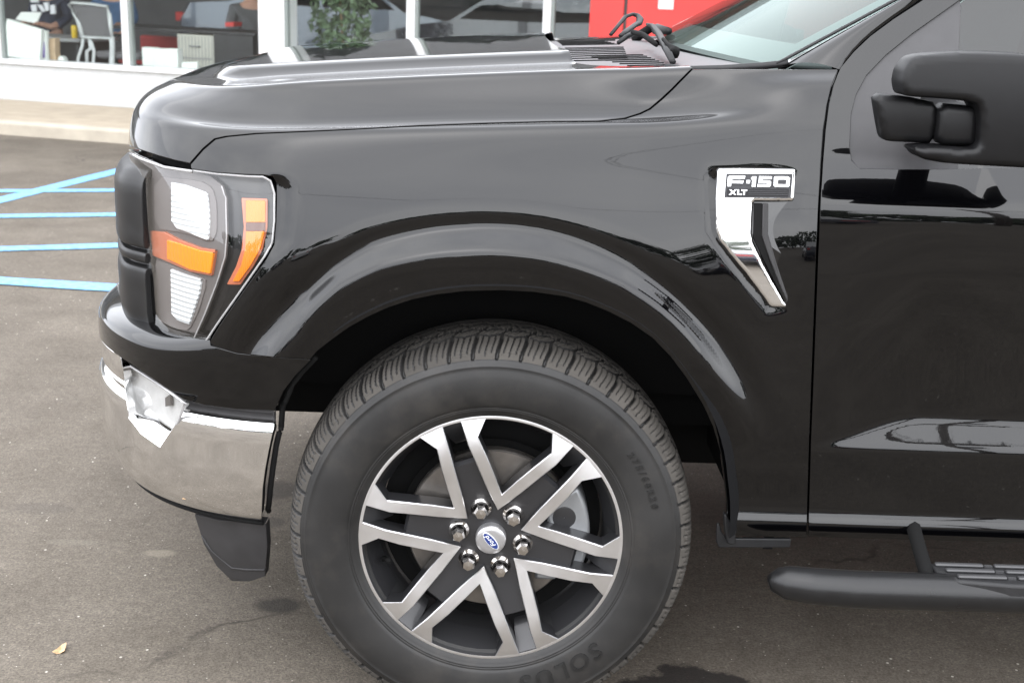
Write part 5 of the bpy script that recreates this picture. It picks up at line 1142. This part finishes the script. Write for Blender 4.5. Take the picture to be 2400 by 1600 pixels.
# ------------------------------------------------------------------ fender badge and vent
Z7 = lambda l: crop(1500, 350, 3.484, l)
def ybad(z): return float(np.interp(z, [.85, 1.0, 1.10, 1.19, 1.25], [.034, .038, .054, .074, .09]))
def bprism(pts, d0, d1, nm, M, par, bev=None, rnd=0, **k):
    pl = []
    for p in Z7(rounded(pts, it=rnd) if rnd else pts):
        q = onY(*p, .05); q = onY(*p, ybad(q[2])); pl.append((q[0], q[2]))
    mb = MB(); mb.prism(pl, lambda p: (p[0], ybad(p[1])-d0, p[1]), lambda p: (p[0], ybad(p[1])-d1, p[1])); return mb.build(nm, M, par, bevel=bev, **k) if bev else mb.build(nm, M, par, smooth=False)
def bpoly(pts):
    pl = []
    for p in Z7(pts):
        q = onY(*p, .05); q = onY(*p, ybad(q[2])); pl.append((q[0], q[2]))
    return pl
BZ = ([.80, .95, 1.04, 1.10, 1.19, 1.30], [.036, .036, .041, .052, .073, .10])
bx_ = np.linspace(.80, 1.30, 200); by_ = np.interp(bx_, *BZ); kr = np.exp(-.5*(np.arange(-20, 21)/7.)**2); kr /= kr.sum(); by_ = np.convolve(np.pad(by_, 20, mode='edge'), kr, mode='valid')
def ybad(z): return float(np.interp(z, bx_, by_))
bad = pillow('fender_badge', resample(bpoly([(628, 175), (645, 155), (800, 152), (1262, 156), (1270, 170), (1258, 412), (1240, 424), (1100, 423), (938, 424), (922, 440), (912, 560), (908, 690), (925, 760), (1010, 940), (1110, 1120), (1196, 1272), (1188, 1290), (1090, 1290), (1052, 1276), (1000, 1200), (850, 1000), (740, 870), (640, 740), (617, 660), (613, 400), (628, 175)]), .006)[:-1], 0, .03, .006, CHROME, T, step=.004, base=lambda z: np.interp(z, bx_, by_)-.006)
BPL = mat('badge_plate', (.05, .05, .053), .55, spec=.2); BDK = mat('badge_dark', (.02, .02, .022), .5, spec=.2); BWH = mat('badge_silver', (.85, .86, .87), .3)
bprism([(700, 193), (1240, 195), (1226, 392), (684, 390)], .0068, .004, 'badge_plate', BPL, bad); bprism([(708, 315), (1208, 322), (1202, 380), (704, 374)], .0078, .005, 'badge_band', BDK, bad)
for y in (332, 346, 360): bprism([(880, y), (1200, y+3), (1198, y+8), (878, y+5)], .0088, .006, 'badge_line', BPL, bad)
LETT = [[(722, 212), (852, 212), (846, 236), (745, 236), (742, 248), (838, 250), (832, 272), (738, 270), (735, 296), (706, 296), (710, 225)],
        [(864, 246), (892, 246), (888, 272), (860, 272)],
        [(912, 216), (942, 216), (934, 300), (904, 300)], [(900, 228), (916, 216), (916, 236), (900, 242)],
        [(966, 214), (1068, 216), (1066, 238), (990, 238), (988, 248), (1050, 249), (1062, 258), (1058, 292), (1046, 301), (950, 300), (952, 278), (1028, 279), (1030, 269), (958, 267)],
        [(1096, 216), (1200, 217), (1216, 228), (1210, 292), (1198, 302), (1094, 301), (1082, 290), (1086, 226)]]
for l in LETT: bprism(l, .0100, .006, 'badge_letter', BWH, bad)
bprism([(1118, 240), (1186, 241), (1182, 278), (1114, 277)], .0104, .008, 'badge_counter', BPL, bad)
for l in ([(722, 322), (738, 322), (752, 338), (768, 322), (784, 322), (760, 345), (778, 366), (762, 366), (750, 352), (734, 366), (718, 366), (742, 344)], [(788, 322), (802, 322), (800, 355), (824, 355), (823, 367), (786, 366)], [(820, 322), (868, 324), (867, 335), (850, 335), (848, 367), (834, 367), (836, 335), (819, 334)]): bprism(l, .0096, .006, 'badge_letter', BWH, bad)
vent = bprism([(930, 430), (1235, 430), (1225, 900), (1208, 1230), (1190, 1262), (1090, 1080), (990, 880), (925, 740), (915, 690)], -.001, -.04, 'fender_vent', BLACKGLOSS, T)
bprism([(1000, 440), (1046, 440), (1044, 690), (1120, 950), (1204, 1200), (1202, 1250), (1150, 1130), (1060, 900), (992, 700)], .004, -.03, 'vent_blade', PLASTIC2, vent, bev=(.002, 2)); bprism([(932, 438), (996, 440), (988, 700), (1060, 915), (1150, 1150), (1185, 1240), (1120, 1120), (1010, 900), (925, 720)], .0015, -.03, 'vent_mesh', RUBBERBLK, vent)
# ------------------------------------------------------------------ running board
SB = mat('step_black', (.010, .010, .0105), .30, spec=.4, noise=(40, .1), bump=(900, .25, .0005))
cy = -.085; c0_ = onY(1812, 1372, cy); c1_ = onY(2400, 1390, cy); rt = .0355
zt_ = onY(2100, 1383, cy)[2]
pts = [(c0_[0]+.002, cy+.030, zt_+.006), (c0_[0]+.008, cy+.022, zt_+.005), (c0_[0]+.03, cy+.012, zt_+.004), (c0_[0]+.08, cy+.004, zt_+.002), (c0_[0]+.16, cy, zt_), (1.2, cy, zt_), (2.6, cy, zt_)]
rb = MB().tube(pts, [.012, .024, .033, .0355, .0365, .0365, .0365], 28).build('running_board', SB, T)
x0 = onY(2195, 1330, cy)[0]; x1 = onY(2232, 1388, cy)[0]
ztp = zt_+.030
mb = MB(); pl = [(x0, cy+.055), (2.4, cy+.055), (2.4, cy-.034), (x1+.10, cy-.034), (x1, cy-.022), (x0+.012, cy+.02)]; mb.prism(pl, lambda p: (p[0], p[1], ztp+.006), lambda p: (p[0], p[1], ztp-.035)); pad = mb.build('step_pad', PLASTIC, rb, bevel=(.006, 3))
RBM = mat('step_rib', (.05, .05, .052), .35)
for r_, yo in enumerate((.042, .018, -.008)):
    for k in range(9):
        a = x0+.012+.014*r_+k*.118; MB().box((a, cy+yo-.006, ztp+.0055), (a+.096, cy+yo+.006, ztp+.012)).build('step_rib', RBM, pad, bevel=(.003, 2)); MB().box((a+.098, cy+yo-.003, ztp+.0055), (a+.114, cy+yo+.003, ztp+.010)).build('step_rib', RBM, pad, smooth=False)
for x in (onY(2148, 1300, .0)[0], 1.75):
    MB().tube([(x+.02, .16, .50), (x, .02, .47), (x+.004, -.04, zt_+.03), (x+.006, cy, zt_)], [.016, .015, .015, .016], 8).build('step_bracket', RUBBERBLK, rb)
# splash plate at the foot of the fender
SPM = mat('splash_plate', (.012, .0122, .013), .45, spec=.3, noise=(30, .15))
def sp(pts, Y0, Y1, nm, par):
    mb = MB(); pl = xz_at(crop(1600, 900, 2.24, pts), Y0); mb.prism(pl, lambda p: (p[0], Y0, p[1]), lambda p: (p[0], Y1, p[1])); return mb.build(nm, SPM, par, bevel=(.003, 2))
spl = sp([(180, 735), (190, 730), (205, 775), (230, 810), (570, 812), (565, 858), (190, 858), (178, 830)], .045, .055, 'splash_plate', T); sp([(218, 682), (238, 690), (246, 718), (278, 722), (280, 835), (262, 846), (235, 838), (222, 760)], .030, .05, 'splash_clip', spl)
# door handle etc. lie beyond the frame; bolt heads on the liner edge
# ------------------------------------------------------------------ mirror the skin parts to the far side
for nm in ('fender', 'front_door', 'a_pillar', 'headlight', 'grille', 'bumper_cover', 'chrome_bumper', 'air_dam', 'rear_door', 'inner_structure', 'wheel_well_liner', 'running_board', 'door_mirror'):
    for o in [c for c in T.children if c.name == nm]:
        r = o.copy(); COL.objects.link(r); r.parent = T; r.location = (0, 2*YC, 0); r.scale = (1, -1, 1)
        for c in o.children:
            if c.name.startswith('step_rib'): continue
            d = c.copy(); COL.objects.link(d); d.parent = r
# ------------------------------------------------------------------ a dry leaf on the asphalt
q = onZ(143, 1524); lf = MB(); pts = [(-.022, -.03), (-.006, -.03), (.004, -.022), (.02, -.02), (.017, .012), (.008, .034), (-.004, .02), (-.012, -.004)]
V = [(x, y, .004+.012*abs(x)/.02+.006*math.sin(y*60)) for x, y in pts]+[(0, 0, .003)]; lf.add(V, [(i, (i+1) % 8, 8) for i in range(8)]); o = lf.build('dry_leaf', mat('dry_leaf', (.5, .33, .18), .7, noise=(60, .3)), None, smooth=False); o.location = (q[0], q[1], .001); o.scale = (.62, .62, .62); tag(o, 'small dry tan leaf lying alone on the asphalt', 'leaf')
